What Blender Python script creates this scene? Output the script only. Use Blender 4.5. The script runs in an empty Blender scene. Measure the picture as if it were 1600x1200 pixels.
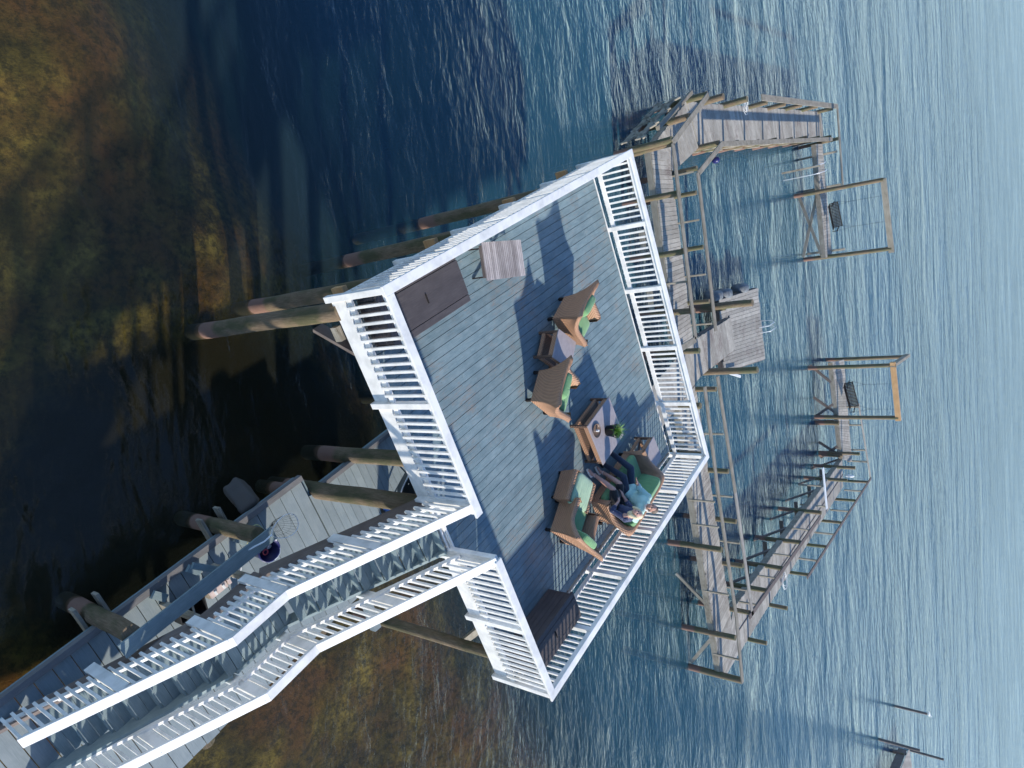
import bpy, math, random
from math import sin, cos, pi, radians, hypot, atan2, sqrt
from mathutils import Vector, Matrix
random.seed(7)
sc = bpy.context.scene
col = sc.collection

# ------------------------------------------------------------------ camera
PITCH, ROLL, FPX, CZ = radians(39.3), radians(-1.506), 1068.0, 11.83
F0 = Vector((0, cos(PITCH), -sin(PITCH))); U0 = Vector((0, sin(PITCH), cos(PITCH))); R0 = Vector((1, 0, 0))
CR = R0*cos(ROLL) + U0*sin(ROLL); CU = -R0*sin(ROLL) + U0*cos(ROLL)
cd = bpy.data.cameras.new('camera'); cam = bpy.data.objects.new('camera', cd); col.objects.link(cam)
cd.sensor_width = 36; cd.lens = 36*FPX/1600; cd.clip_end = 8000; cd.clip_start = .1
M = Matrix((CU, -CR, -F0)).transposed().to_4x4(); M.translation = Vector((0, 0, CZ)); cam.matrix_world = M
sc.camera = cam
# ------------------------------------------------------------------ sky and sun (sun from world +X, low)
SUN_EL, SUN_AZ = radians(25.5), radians(1.0)
w = bpy.data.worlds.new("World"); sc.world = w; w.use_nodes = True
nt = w.node_tree; sk = nt.nodes.new('ShaderNodeTexSky'); sk.sky_type = 'NISHITA'; sk.sun_disc = False
sk.sun_elevation = SUN_EL; sk.sun_rotation = pi/2 - SUN_AZ; sk.air_density = 1.0; sk.dust_density = 0; sk.ozone_density = 3.7; sk.altitude = 3000
nt.links.new(sk.outputs[0], nt.nodes['Background'].inputs[0]); nt.nodes['Background'].inputs[1].default_value = .15
sd = bpy.data.lights.new('sun', 'SUN'); sd.energy = 3.3; sd.angle = radians(1.5); sd.color = (1, .93, .82)
so = bpy.data.objects.new('sun', sd); col.objects.link(so)
sv = Vector((cos(SUN_EL)*cos(SUN_AZ), cos(SUN_EL)*sin(SUN_AZ), sin(SUN_EL)))
so.rotation_euler = sv.to_track_quat('Z', 'Y').to_euler(); so.location = (30, 0, 30)
sc.view_settings.view_transform = 'Standard'; sc.view_settings.look = 'None'
sc.view_settings.exposure = 0.98; sc.view_settings.gamma = 1

# ------------------------------------------------------------------ frames
TH = radians(27.345); CT, ST = cos(TH), sin(TH)
AX, AY = -1.2695, 5.708                     # corner of the raised deck; t runs along one side, s along the other
DK, RZ = 4.15, 5.10                         # deck floor, rail top
PZ, QZ = 1.30, 2.12                         # pier floor, pier rail top
def W(t, s, z=0): return Vector((AX + t*CT - s*ST, AY + t*ST + s*CT, z))
def px(x, y, z):                            # point of the photograph at height z -> (t, s)
    d = F0 + CR*((y-600)/FPX) + CU*((x-800)/FPX); k = (z-CZ)/d.z
    vx, vy = d.x*k - AX, d.y*k - AY
    return (vx*CT + vy*ST, -vx*ST + vy*CT)

def tag(o, label=None, cat=None, group=None, kind=None):
    if label: o['label'] = label
    if cat: o['category'] = cat
    if group: o['group'] = group
    if kind: o['kind'] = kind
    return o
def thing(name, label, cat, org=(0, 0, 0), rot=None, group=None):   # org in (t,s,z)
    o = bpy.data.objects.new(name, None); col.objects.link(o); o.empty_display_size = .2
    o.location = W(*org); o.rotation_euler = (0, 0, TH + (rot or 0)); o['org'] = org; o['rot'] = 0 if rot is None else rot
    return tag(o, label, cat, group)
def copy_tree(o, parent=None):
    c = o.copy(); col.objects.link(c); c.parent = parent
    for ch in [x for x in bpy.data.objects if x.parent == o]: copy_tree(ch, c)
    return c

class MB:
    """collects shapes and links them as one mesh; coordinates are (t,s,z) or the thing's own frame"""
    def __init__(s): s.v = []; s.f = []; s.uv = []; s.sm = []
    def add(s, vs, fs, uvs, smooth=False):
        b = len(s.v); s.v += [tuple(p) for p in vs]
        for f, u in zip(fs, uvs): s.f.append([b+i for i in f]); s.uv.append(u); s.sm.append(smooth)
    def hexa(s, P, L, Wd, H):               # P: 8 points, bottom ring then top ring, long axis along 0->1
        o, q = random.random()*50, random.random()*50
        fs = [(0,3,2,1), (4,5,6,7), (0,1,5,4), (1,2,6,5), (2,3,7,6), (3,0,4,7)]
        uv = [[(o,q),(o,q+Wd),(o+L,q+Wd),(o+L,q)], [(o,q),(o+L,q),(o+L,q+Wd),(o,q+Wd)], [(o,q),(o+L,q),(o+L,q+H),(o,q+H)],
              [(o,q),(o,q+Wd),(o+H,q+Wd),(o+H,q)], [(o+L,q),(o,q),(o,q+H),(o+L,q+H)], [(o,q+Wd),(o,q),(o+H,q),(o+H,q+Wd)]]
        s.add(P, fs, uv)
    def bar(s, a, b, wd, h, up=(0, 0, 1), roll=0):      # bar a->b, width wd sideways, height h along up, centred
        a, b = Vector(a), Vector(b); d = b-a; L = d.length; d.normalize(); up = Vector(up)
        if abs(d.dot(up)) > .98: up = Vector((1, 0, 0)) if abs(d.x) < .9 else Vector((0, 1, 0))
        r = d.cross(up).normalized(); u = r.cross(d)
        if roll: q = Matrix.Rotation(roll, 3, d); r = q@r; u = q@u
        r *= wd/2; u *= h/2
        s.hexa([a-r-u, b-r-u, b+r-u, a+r-u, a-r+u, b-r+u, b+r+u, a+r+u], L, wd, h); return s
    def box(s, c, sz, rz=0):
        x, y, z = [k/2 for k in sz]; c = Vector(c); R = Matrix.Rotation(rz, 3, 'Z')
        if sz[0] >= sz[1]: q = [(-x,-y), (x,-y), (x,y), (-x,y)]; l, wd = sz[0], sz[1]
        else: q = [(x,-y), (x,y), (-x,y), (-x,-y)]; l, wd = sz[1], sz[0]
        s.hexa([c + R@Vector((p[0], p[1], zz)) for zz in (-z, z) for p in q], l, wd, sz[2]); return s
    def quad(s, p0, p1, p2, p3, z0, z1):    # prism over a quad, p0->p1 long side
        L = hypot(p1[0]-p0[0], p1[1]-p0[1]); Wd = hypot(p3[0]-p0[0], p3[1]-p0[1])
        s.hexa([(p[0], p[1], z) for z in (z0, z1) for p in (p0, p1, p2, p3)], L, Wd, z1-z0); return s
    def tube(s, pts, r, n=12, caps=True, closed=False, wob=0):
        pts = [Vector(p) for p in pts]; N = len(pts); rs = r if isinstance(r, (list, tuple)) else [r]*N
        o = random.random()*50; vs = []; Ls = [0]
        for i in range(1, N): Ls.append(Ls[-1] + (pts[i]-pts[i-1]).length)
        pr = None
        for i, p in enumerate(pts):
            if closed: d = pts[(i+1) % N] - pts[i-1]
            else: d = pts[min(i+1, N-1)] - pts[max(i-1, 0)]
            d.normalize()
            if pr is None: pr = d.orthogonal().normalized()
            pr = (pr - d*pr.dot(d)).normalized(); q = d.cross(pr)
            for k in range(n):
                a = 2*pi*k/n; rr = rs[i]*(1 + (wob*(sin(3*a+o+i*.7)*.5+random.uniform(-.5, .5)) if wob else 0))
                vs.append(p + (pr*cos(a) + q*sin(a))*rr)
        fs = []; uv = []
        for i in range(N if closed else N-1):
            j = (i+1) % N
            for k in range(n):
                k2 = (k+1) % n; c = 2*pi*rs[i]/n
                fs.append((i*n+k, i*n+k2, j*n+k2, j*n+k)); l2 = Ls[j] if j else Ls[-1]+.05
                uv.append([(Ls[i]+o, k*c), (Ls[i]+o, (k+1)*c), (l2+o, (k+1)*c), (l2+o, k*c)])
        s.add(vs, fs, uv, True)
        if caps and not closed:
            for i, rev in ((0, True), (N-1, False)):
                f = [k for k in range(n)]; f = f[::-1] if rev else f
                s.add([vs[i*n+k] for k in range(n)], [f], [[(vs[i*n+k][0], vs[i*n+k][1]) for k in range(n)]])
        return s
    def ell(s, c, r, n=16, m=10, e=1.0, R=None, e2=None):   # (super)ellipsoid
        c = Vector(c); e2 = e if e2 is None else e2
        sp = lambda x, p: math.copysign(abs(x)**p, x)
        vs = []
        for j in range(m+1):
            ph = -pi/2 + pi*j/m
            for i in range(n):
                a = 2*pi*i/n; p = Vector((r[0]*sp(cos(ph), e2)*sp(cos(a), e), r[1]*sp(cos(ph), e2)*sp(sin(a), e), r[2]*sp(sin(ph), e2)))
                vs.append(c + (R@p if R else p))
        fs = []; uv = []
        for j in range(m):
            for i in range(n):
                k = (i+1) % n; fs.append((j*n+i, j*n+k, (j+1)*n+k, (j+1)*n+i))
                uv.append([(i/n, j/m), ((i+1)/n, j/m), ((i+1)/n, (j+1)/m), (i/n, (j+1)/m)])
        s.add(vs, fs, uv, True); return s
    def grid(s, G, smooth=True):            # rows of points, uv in metres
        m, n = len(G), len(G[0]); G = [[Vector(p) for p in r] for r in G]
        U = [[0]*n for _ in G]; V = [[0]*n for _ in G]
        for i in range(m):
            for j in range(1, n): U[i][j] = U[i][j-1] + (G[i][j]-G[i][j-1]).length
        for j in range(n):
            for i in range(1, m): V[i][j] = V[i-1][j] + (G[i][j]-G[i-1][j]).length
        fs = []; uv = []
        for i in range(m-1):
            for j in range(n-1):
                fs.append((i*n+j, i*n+j+1, (i+1)*n+j+1, (i+1)*n+j))
                uv.append([(U[a][b], V[a][b]) for a, b in ((i, j), (i, j+1), (i+1, j+1), (i+1, j))])
        s.add([p for r in G for p in r], fs, uv, smooth); return s
    def build(s, name, mat, parent=None, own=False, bevel=0, weld=False, **kw):
        """own=True: points already in the parent's frame"""
        me = bpy.data.meshes.new(name); vs = s.v; org = None
        top = parent
        while top is not None and top.parent is not None: top = top.parent
        if not own:
            if top is not None:
                o = top['org']; r = -top['rot']; c_, s_ = cos(r), sin(r)
                vs = [((x-o[0])*c_-(y-o[1])*s_, (x-o[0])*s_+(y-o[1])*c_, z-o[2]) for x, y, z in vs]
            else:
                n = len(vs); xs = [p[0] for p in vs]; ys = [p[1] for p in vs]; zs = [p[2] for p in vs]
                org = ((min(xs)+max(xs))/2, (min(ys)+max(ys))/2, min(zs)); vs = [(x-org[0], y-org[1], z-org[2]) for x, y, z in vs]
        me.from_pydata([tuple(p) for p in vs], [], s.f)
        uvl = me.uv_layers.new(name='UVMap'); k = 0
        flat = []
        for u in s.uv:
            for p in u: flat += [p[0], p[1]]
        uvl.data.foreach_set('uv', flat)
        me.polygons.foreach_set('use_smooth', s.sm)
        me.materials.append(mat); me.update()
        ob = bpy.data.objects.new(name, me); col.objects.link(ob)
        if parent: ob.parent = parent
        elif org is not None: ob.location = W(*org); ob.rotation_euler = (0, 0, TH)
        if bevel: b = ob.modifiers.new('bevel', 'BEVEL'); b.width = bevel; b.segments = 2; b.limit_method = 'ANGLE'
        return tag(ob, **kw)

# ------------------------------------------------------------------ materials
def newmat(name):
    m = bpy.data.materials.new(name); m.use_nodes = True; n = m.node_tree; b = n.nodes['Principled BSDF']; return m, n, b
def ramp(n, src, stops):
    r = n.nodes.new('ShaderNodeValToRGB'); el = r.color_ramp.elements
    while len(el) < len(stops): el.new(.5)
    for e, (p, c) in zip(el, stops): e.position = p; e.color = (*c, 1) if len(c) == 3 else c
    n.links.new(src, r.inputs[0]); return r.outputs[0]
def noise(n, vec, scale, detail=4, rough=.55, dist=0):
    t = n.nodes.new('ShaderNodeTexNoise'); t.inputs['Scale'].default_value = scale; t.inputs['Detail'].default_value = detail
    t.inputs['Roughness'].default_value = rough; t.inputs['Distortion'].default_value = dist
    if vec: n.links.new(vec, t.inputs['Vector'])
    return t.outputs['Fac']
def mapping(n, src, sc_=(1, 1, 1), rot=(0, 0, 0), loc=(0, 0, 0)):
    mp = n.nodes.new('ShaderNodeMapping'); mp.inputs['Scale'].default_value = sc_; mp.inputs['Rotation'].default_value = rot
    mp.inputs['Location'].default_value = loc; n.links.new(src, mp.inputs[0]); return mp.outputs[0]
def mix(n, f, a, b, mode='MIX'):
    x = n.nodes.new('ShaderNodeMix'); x.data_type = 'RGBA'; x.blend_type = mode
    for k, v in ((0, f), (6, a), (7, b)):
        if isinstance(v, (int, float)): x.inputs[k].default_value = v
        elif isinstance(v, tuple): x.inputs[k].default_value = (*v, 1)
        else: n.links.new(v, x.inputs[k])
    return x.outputs[2]
def mth(n, op, a, b=0, cl=False):
    x = n.nodes.new('ShaderNodeMath'); x.operation = op; x.use_clamp = cl
    for k, v in ((0, a), (1, b)):
        if isinstance(v, (int, float)): x.inputs[k].default_value = v
        else: n.links.new(v, x.inputs[k])
    return x.outputs[0]
def bump(n, b, h, st=.5, d=.01, nrm=None):
    x = n.nodes.new('ShaderNodeBump'); x.inputs['Strength'].default_value = st; x.inputs['Distance'].default_value = d
    n.links.new(h, x.inputs['Height'])
    if nrm: n.links.new(nrm, x.inputs['Normal'])
    if b: n.links.new(x.outputs[0], b.inputs['Normal'])
    return x.outputs[0]
def texco(n, k='UV'): return n.nodes.new('ShaderNodeTexCoord').outputs[k]
def geo(n, k): return n.nodes.new('ShaderNodeNewGeometry').outputs[k]

def wood(name, dark, mid, light, rough=.75, grain=1.0, worn=None, tint=.25, bmp=.35, spots=None):
    m, n, b = newmat(name); uv = texco(n); isl = geo(n, 'Random Per Island'); pos = geo(n, 'Position')
    g = noise(n, mapping(n, uv, (1.3, 38, 1)), 3*grain, 5, .65)
    c = ramp(n, g, [(.3, dark), (.5, mid), (.72, light)])
    cloud = noise(n, mapping(n, uv, (1.6, 5, 1)), 1.5, 3); blot = noise(n, pos, 2.4, 6, .7)
    c = mix(n, ramp(n, cloud, [(.35, (.0,)*3), (.7, (.55,)*3)]), c, light)
    c = mix(n, ramp(n, blot, [(.42, (.0,)*3), (.66, (.45,)*3)]), c, dark)
    hsv = n.nodes.new('ShaderNodeHueSaturation'); n.links.new(c, hsv.inputs['Color'])
    v = n.nodes.new('ShaderNodeMapRange'); n.links.new(isl, v.inputs[0]); v.inputs[3].default_value = 1-tint; v.inputs[4].default_value = 1+tint
    n.links.new(v.outputs[0], hsv.inputs['Value']); c = hsv.outputs[0]
    if worn:
        k = noise(n, mapping(n, pos, (1, 1, 1)), 1.1, 5, .7); k2 = noise(n, mapping(n, uv, (2.2, 22, 1)), 2.5, 4, .7)
        f = ramp(n, mth(n, 'MULTIPLY', k, k2), [(.27, (0,)*3), (.38, (.85,)*3)]); c = mix(n, f, c, worn)
    if spots:
        k = noise(n, mapping(n, pos, (1, 1, 1)), 26, 2, .5); f = ramp(n, k, [(.74, (0,)*3), (.77, (.7,)*3)]); c = mix(n, f, c, spots)
    n.links.new(c, b.inputs['Base Color']); b.inputs['Roughness'].default_value = rough; b.inputs['Specular IOR Level'].default_value = .3
    bump(n, b, g, bmp, .006); return m
def paint(name, c, rough=.5, var=.06, dirt=None, dscale=3):
    m, n, b = newmat(name); pos = geo(n, 'Position'); k = noise(n, pos, dscale, 6, .6)
    d = dirt or tuple(x*(1-var*3) for x in c)
    n.links.new(mix(n, ramp(n, k, [(.42, (0,)*3), (.75, (.6,)*3)]), c, d), b.inputs['Base Color'])
    b.inputs['Roughness'].default_value = rough; bump(n, b, noise(n, pos, 60, 3), .12, .004); return m
def plain(name, c, rough=.5, metal=0, spec=.4):
    m, n, b = newmat(name); pos = geo(n, 'Position'); k = noise(n, pos, 14, 4)
    n.links.new(mix(n, k, tuple(x*.75 for x in c), tuple(min(1, x*1.2) for x in c)), b.inputs['Base Color'])
    b.inputs['Roughness'].default_value = rough; b.inputs['Metallic'].default_value = metal; b.inputs['Specular IOR Level'].default_value = spec; return m
def pilewood(name, algae=(.055, .06, .022)):
    m, n, b = newmat(name); uv = texco(n); pos = geo(n, 'Position')
    g = noise(n, mapping(n, uv, (1.5, 30, 1)), 3, 5, .65)
    c = ramp(n, g, [(.3, (.09, .06, .032)), (.52, (.175, .125, .078)), (.75, (.29, .22, .14))])
    k = noise(n, mapping(n, pos, (2.2, 2.2, .8)), 1.6, 5, .65); c = mix(n, ramp(n, k, [(.42, (0,)*3), (.6, (.8,)*3)]), c, algae)
    sx = n.nodes.new('ShaderNodeSeparateXYZ'); n.links.new(pos, sx.inputs[0])
    zz = mth(n, 'ADD', sx.outputs[2], mth(n, 'MULTIPLY', noise(n, pos, 3, 3), .35))
    c = mix(n, ramp(n, zz, [(.62, (1,)*3), (.75, (0,)*3)]), c, (.20, .115, .085))
    c = mix(n, ramp(n, zz, [(.05, (1,)*3), (.14, (0,)*3)]), c, (.03, .028, .018))
    n.links.new(c, b.inputs['Base Color']); b.inputs['Roughness'].default_value = .85
    bump(n, b, mth(n, 'ADD', g, mth(n, 'MULTIPLY', k, .6)), .8, .015); return m
def wicker(name, a=(.09, .047, .028), c2=(.60, .335, .195)):
    m, n, b = newmat(name); uv = texco(n)
    sx = n.nodes.new('ShaderNodeSeparateXYZ'); n.links.new(mapping(n, uv, (1, 1, 1)), sx.inputs[0])
    su = mth(n, 'SINE', mth(n, 'MULTIPLY', sx.outputs[0], 2*pi/.058)); sv_ = mth(n, 'SINE', mth(n, 'MULTIPLY', sx.outputs[1], 2*pi/.058))
    k = mth(n, 'MULTIPLY', su, sv_); k = mth(n, 'ADD', mth(n, 'MULTIPLY', k, .5), .5)
    c = ramp(n, k, [(.1, a), (.6, tuple((x+y)/2 for x, y in zip(a, c2))), (.95, c2)])
    c = mix(n, noise(n, uv, 9, 3), c, tuple(x*.8 for x in c2)); 
    n.links.new(mix(n, .35, c, tuple(x*.62 for x in c2)), b.inputs['Base Color']); b.inputs['Roughness'].default_value = .55; bump(n, b, k, .9, .012); return m
def fabric(name, c, wr=1.0, speck=None):
    m, n, b = newmat(name); pos = texco(n, 'Object'); k = noise(n, mapping(n, pos, (1, 1, 1)), 6, 4)
    cc = mix(n, k, tuple(x*.72 for x in c), tuple(min(1, x*1.22) for x in c))
    if speck: cc = mix(n, ramp(n, noise(n, pos, 46, 2), [(.64, (0,)*3), (.68, (1,)*3)]), cc, speck)
    n.links.new(cc, b.inputs['Base Color']); b.inputs['Roughness'].default_value = .9; b.inputs['Sheen Weight'].default_value = .25
    wv = noise(n, mapping(n, pos, (9*wr, 3, 4)), 1.6, 4, .6, .8)
    nn = bump(n, None, noise(n, pos, 320, 2), .25, .002); bump(n, b, wv, .7, .03, nn); return m

WHITE = paint('white_paint', (.82, .80, .76), .5, .05, (.40, .41, .38), 4.0)
DECK = wood('blue_grey_deck_boards', (.085, .135, .158), (.155, .228, .255), (.255, .325, .345), .7, worn=(.24, .20, .17), tint=.07, spots=(.05, .07, .08))
DOCK = wood('pale_grey_painted_boards', (.17, .21, .225), (.23, .275, .29), (.29, .33, .335), .65, tint=.1, bmp=.2)
TREAD = wood('grey_painted_treads', (.12, .17, .185), (.18, .24, .255), (.25, .31, .32), .65, tint=.14, bmp=.25)
PIER = wood('weathered_pier_boards', (.215, .195, .165), (.35, .325, .28), (.485, .455, .395), .85, worn=(.16, .12, .11), tint=.2)
RAILW = wood('weathered_rail_wood', (.155, .132, .10), (.27, .238, .185), (.41, .375, .31), .85, worn=(.12, .10, .06), tint=.25)
EDGEW = wood('grey_edge_wood', (.10, .10, .10), (.155, .15, .15), (.21, .205, .205), .8, tint=.2)
BEAMW = wood('brown_beam_wood', (.09, .07, .06), (.15, .12, .105), (.22, .18, .155), .8, tint=.2)
NEWW = wood('newer_orange_wood', (.36, .20, .09), (.52, .30, .14), (.64, .40, .20), .7, tint=.12)
PILE = pilewood('pile_wood'); PILEG = pilewood('green_pile_wood', (.085, .10, .045))
BOXM = wood('grey_brown_plastic', (.048, .041, .042), (.070, .060, .060), (.105, .092, .091), .55, tint=.08, bmp=.12, spots=None)
TEAK = wood('weathered_teak_slats', (.20, .17, .16), (.34, .30, .29), (.50, .46, .44), .8, tint=.3)
WICK = wicker('brown_wicker'); WICKD = wicker('dark_wicker', (.05, .03, .022), (.19, .11, .07))
GREEN = fabric('green_cushion', (.15, .31, .13)); GREENP = fabric('pale_green_cushion', (.33, .48, .31), 1.5)
GLASST = plain('grey_table_top', (.33, .295, .30), .35); DARKM = plain('dark_metal', (.022, .019, .018), .85, 0, .15); BLACKP = plain('black_pot', (.012, .014, .015), .35)
ROPE = plain('white_rope', (.72, .72, .70), .8); YROPE = plain('yellow_rope', (.55, .55, .28), .8); STEEL = plain('bright_metal', (.72, .73, .75), .3, .3)
NAVY = plain('navy_plastic', (.02, .022, .11), .35); BLUEP = plain('blue_plastic', (.05, .18, .6), .4); RUB = plain('black_rubber', (.02, .02, .02), .7)
TRAY = plain('slate_tray', (.055, .075, .085), .5); WPL = plain('white_plastic', (.78, .78, .76), .4); PINK = plain('weathered_pale_board', (.62, .50, .46), .7)
ROCK = paint('grey_rock', (.085, .074, .066), .9, .2, (.07, .06, .05), 5)
DRIFT = paint('dark_float', (.12, .13, .135), .6, .1, (.3, .32, .33), 6)

# water: clear surface over a real bed
def water_mat():
    m = bpy.data.materials.new('water'); m.use_nodes = True; n = m.node_tree; n.nodes.clear()
    out = n.nodes.new('ShaderNodeOutputMaterial'); pos = geo(n, 'Position')
    sx = n.nodes.new('ShaderNodeSeparateXYZ'); n.links.new(pos, sx.inputs[0])
    rz = radians(-13)
    p0 = mapping(n, pos, (1, 1, 1), (0, 0, rz))
    h1 = noise(n, mapping(n, p0, (.55, 1.35, 1)), 1.0, 3, .55, .5)
    h2 = noise(n, mapping(n, pos, (2.0, 6.2, 1), (0, 0, radians(-4)), (7, 3, 0)), 1.0, 5, .62, .9)
    h3 = noise(n, mapping(n, pos, (5, 13, 1), (0, 0, radians(-20))), 1.0, 3, .6, .4)
    # calmer water in the lee of the docks close to shore
    calm = n.nodes.new('ShaderNodeMapRange'); n.links.new(sx.outputs[1], calm.inputs[0])
    calm.inputs[1].default_value = 4; calm.inputs[2].default_value = 15; calm.inputs[3].default_value = .25; calm.inputs[4].default_value = 1
    patch = ramp(n, noise(n, mapping(n, pos, (.035, .09, 1)), 1, 3, .5, .4), [(.3, (.65,)*3), (.65, (1.15,)*3)])
    ha = noise(n, mapping(n, pos, (.085, .26, 1), (0, 0, radians(-3)), (3, 9, 0)), 1.0, 2, .5, .3)
    hb_ = noise(n, mapping(n, pos, (.25, .62, 1), (0, 0, radians(-7)), (1, 5, 0)), 1.0, 2, .5, .4)
    small = mth(n, 'MULTIPLY', mth(n, 'ADD', mth(n, 'MULTIPLY', h2, .62), mth(n, 'MULTIPLY', h3, .10)), calm.outputs[0])
    big = mth(n, 'ADD', mth(n, 'MULTIPLY', h1, 1.75), mth(n, 'ADD', mth(n, 'MULTIPLY', ha, 5.0), mth(n, 'MULTIPLY', hb_, 2.1)))
    hh = mth(n, 'MULTIPLY', mth(n, 'ADD', big, small), patch)
    far = n.nodes.new('ShaderNodeMapRange'); n.links.new(sx.outputs[1], far.inputs[0]); far.inputs[1].default_value = 25; far.inputs[2].default_value = 160; far.inputs[3].default_value = 1; far.inputs[4].default_value = 1.1
    hh = mth(n, 'MULTIPLY', hh, far.outputs[0])
    nb = bump(n, None, hh, 1.0, .078)
    vd = n.nodes.new('ShaderNodeVectorMath'); vd.operation = 'DOT_PRODUCT'; n.links.new(nb, vd.inputs[0]); n.links.new(geo(n, 'Incoming'), vd.inputs[1])
    om = mth(n, 'SUBTRACT', 1.0, mth(n, 'ABSOLUTE', vd.outputs['Value']), True)
    frs = mth(n, 'ADD', mth(n, 'MULTIPLY', mth(n, 'POWER', om, 5.0), .44), .026, True)   # rough-sea average
    gl = n.nodes.new('ShaderNodeBsdfGlossy'); rr = n.nodes.new('ShaderNodeMapRange'); n.links.new(sx.outputs[1], rr.inputs[0]); rr.inputs[1].default_value = 20; rr.inputs[2].default_value = 120; rr.inputs[3].default_value = .05; rr.inputs[4].default_value = .07; n.links.new(rr.outputs[0], gl.inputs['Roughness']); n.links.new(nb, gl.inputs['Normal']); gl.inputs[0].default_value = (1, 1, 1, 1)
    tr = n.nodes.new('ShaderNodeBsdfTransparent'); tr.inputs[0].default_value = (.84, .87, .80, 1)
    tb_ = n.nodes.new('ShaderNodeBsdfDiffuse'); 
    ml = n.nodes.new('ShaderNodeMapRange'); dsh = mth(n, 'SUBTRACT', sx.outputs[1], mth(n, 'MULTIPLY', sx.outputs[0], .55)); n.links.new(dsh, ml.inputs[0]); ml.inputs[1].default_value = 9; ml.inputs[2].default_value = 26; ml.inputs[3].default_value = .30; ml.inputs[4].default_value = .75
    mc = n.nodes.new('ShaderNodeMapRange'); n.links.new(dsh, mc.inputs[0]); mc.inputs[1].default_value = 7.0; mc.inputs[2].default_value = 13
    n.links.new(mix(n, mc.outputs[0], (.040, .037, .020), (.030, .102, .148)), tb_.inputs[0])       # suspended silt: tannin brown inshore, blue offshore
    m2 = n.nodes.new('ShaderNodeMixShader'); n.links.new(ml.outputs[0], m2.inputs[0]); n.links.new(tr.outputs[0], m2.inputs[1]); n.links.new(tb_.outputs[0], m2.inputs[2]); tr = m2
    mx = n.nodes.new('ShaderNodeMixShader'); n.links.new(frs, mx.inputs[0]); n.links.new(tr.outputs[0], mx.inputs[1]); n.links.new(gl.outputs[0], mx.inputs[2])
    n.links.new(mx.outputs[0], out.inputs[0]); return m
def bed_mat():
    m, n, b = newmat('sea_bed'); pos = geo(n, 'Position')
    sand = ramp(n, noise(n, pos, 1.3, 6, .7), [(.3, (.05, .036, .012)), (.52, (.19, .13, .032)), (.70, (.50, .34, .075))])
    red = ramp(n, noise(n, mapping(n, pos, (1, 1, 1), (0, 0, .5)), .55, 4, .6), [(.45, (0,)*3), (.62, (.9,)*3)])
    sand = mix(n, red, sand, (.22, .095, .035))
    cau = n.nodes.new('ShaderNodeTexVoronoi'); cau.feature = 'DISTANCE_TO_EDGE'; cau.inputs['Scale'].default_value = 3.1
    n.links.new(mix(n, .25, pos, noise(n, pos, 2, 3)), cau.inputs['Vector'])
    sand = mix(n, ramp(n, noise(n, pos, 7, 6, .75), [(.45, (0,)*3), (.60, (.75,)*3)]), sand, (.035, .030, .014))
    weed = noise(n, mapping(n, pos, (1, 1, 1), loc=(4, 2, 0)), .8, 8, .78)
    c = mix(n, ramp(n, weed, [(.53, (0,)*3), (.66, (.8,)*3)]), sand, (.022, .022, .012))
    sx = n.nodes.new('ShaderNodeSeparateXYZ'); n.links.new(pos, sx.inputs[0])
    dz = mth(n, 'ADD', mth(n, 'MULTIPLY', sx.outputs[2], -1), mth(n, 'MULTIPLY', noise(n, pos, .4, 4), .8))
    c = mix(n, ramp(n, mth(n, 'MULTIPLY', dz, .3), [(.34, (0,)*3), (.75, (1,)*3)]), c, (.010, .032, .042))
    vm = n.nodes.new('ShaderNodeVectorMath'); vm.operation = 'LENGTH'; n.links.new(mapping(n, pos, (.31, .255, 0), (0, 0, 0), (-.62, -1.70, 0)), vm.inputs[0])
    dock_shade = mth(n, 'ADD', vm.outputs['Value'], mth(n, 'MULTIPLY', noise(n, pos, .9, 6, .7), .5))
    c = mix(n, ramp(n, dock_shade, [(.98, (1,)*3), (1.0, (.9,)*3)]) if 0 else ramp(n, mth(n, 'MULTIPLY', dock_shade, .5), [(.58, (1,)*3), (.70, (0,)*3)]), c, (.016, .016, .012))   # shade round the dock, painted into the bed colour as a soft dark oval
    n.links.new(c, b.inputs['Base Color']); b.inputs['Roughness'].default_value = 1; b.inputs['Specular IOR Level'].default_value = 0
    bump(n, b, weed, 1, .1); return m

# ------------------------------------------------------------------ the setting
me = bpy.data.meshes.new('water'); S_ = 4000
me.from_pydata([(-S_, -60, 0), (S_, -60, 0), (S_, S_*1.5, 0), (-S_, S_*1.5, 0)], [], [(0, 1, 2, 3)]); me.materials.append(water_mat())
ow = bpy.data.objects.new('water', me); col.objects.link(ow); tag(ow, 'rippled bay water, clear and brown near the stairs and blue farther out', 'water', kind='structure')
def bed_z(x, y):
    d = .62 + max(0, y-5.9-.62*(x+4))*.50
    return -min(d, 5) + .12*sin(x*1.3+y*.7)+.08*sin(x*.6-y*1.9)
xs = [-4000, -300, -60, -30] + [-24+i*.8 for i in range(61)] + [30, 60, 300, 4000]; ys = [-60, -30, -12] + [-8+i*.8 for i in range(50)] + [40, 60, 200, 6000]
vs = [(x, y, bed_z(x, y)) for y in ys for x in xs]; nx = len(xs)
me = bpy.data.meshes.new('sea_bed'); me.from_pydata(vs, [], [(j*nx+i, j*nx+i+1, (j+1)*nx+i+1, (j+1)*nx+i) for j in range(len(ys)-1) for i in range(nx-1)])
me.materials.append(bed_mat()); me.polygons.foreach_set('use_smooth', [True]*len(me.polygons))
ob = bpy.data.objects.new('sea_bed', me); col.objects.link(ob); tag(ob, 'golden brown sandy and weedy sea bed under the shallow water', 'sea bed', kind='structure')

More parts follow.
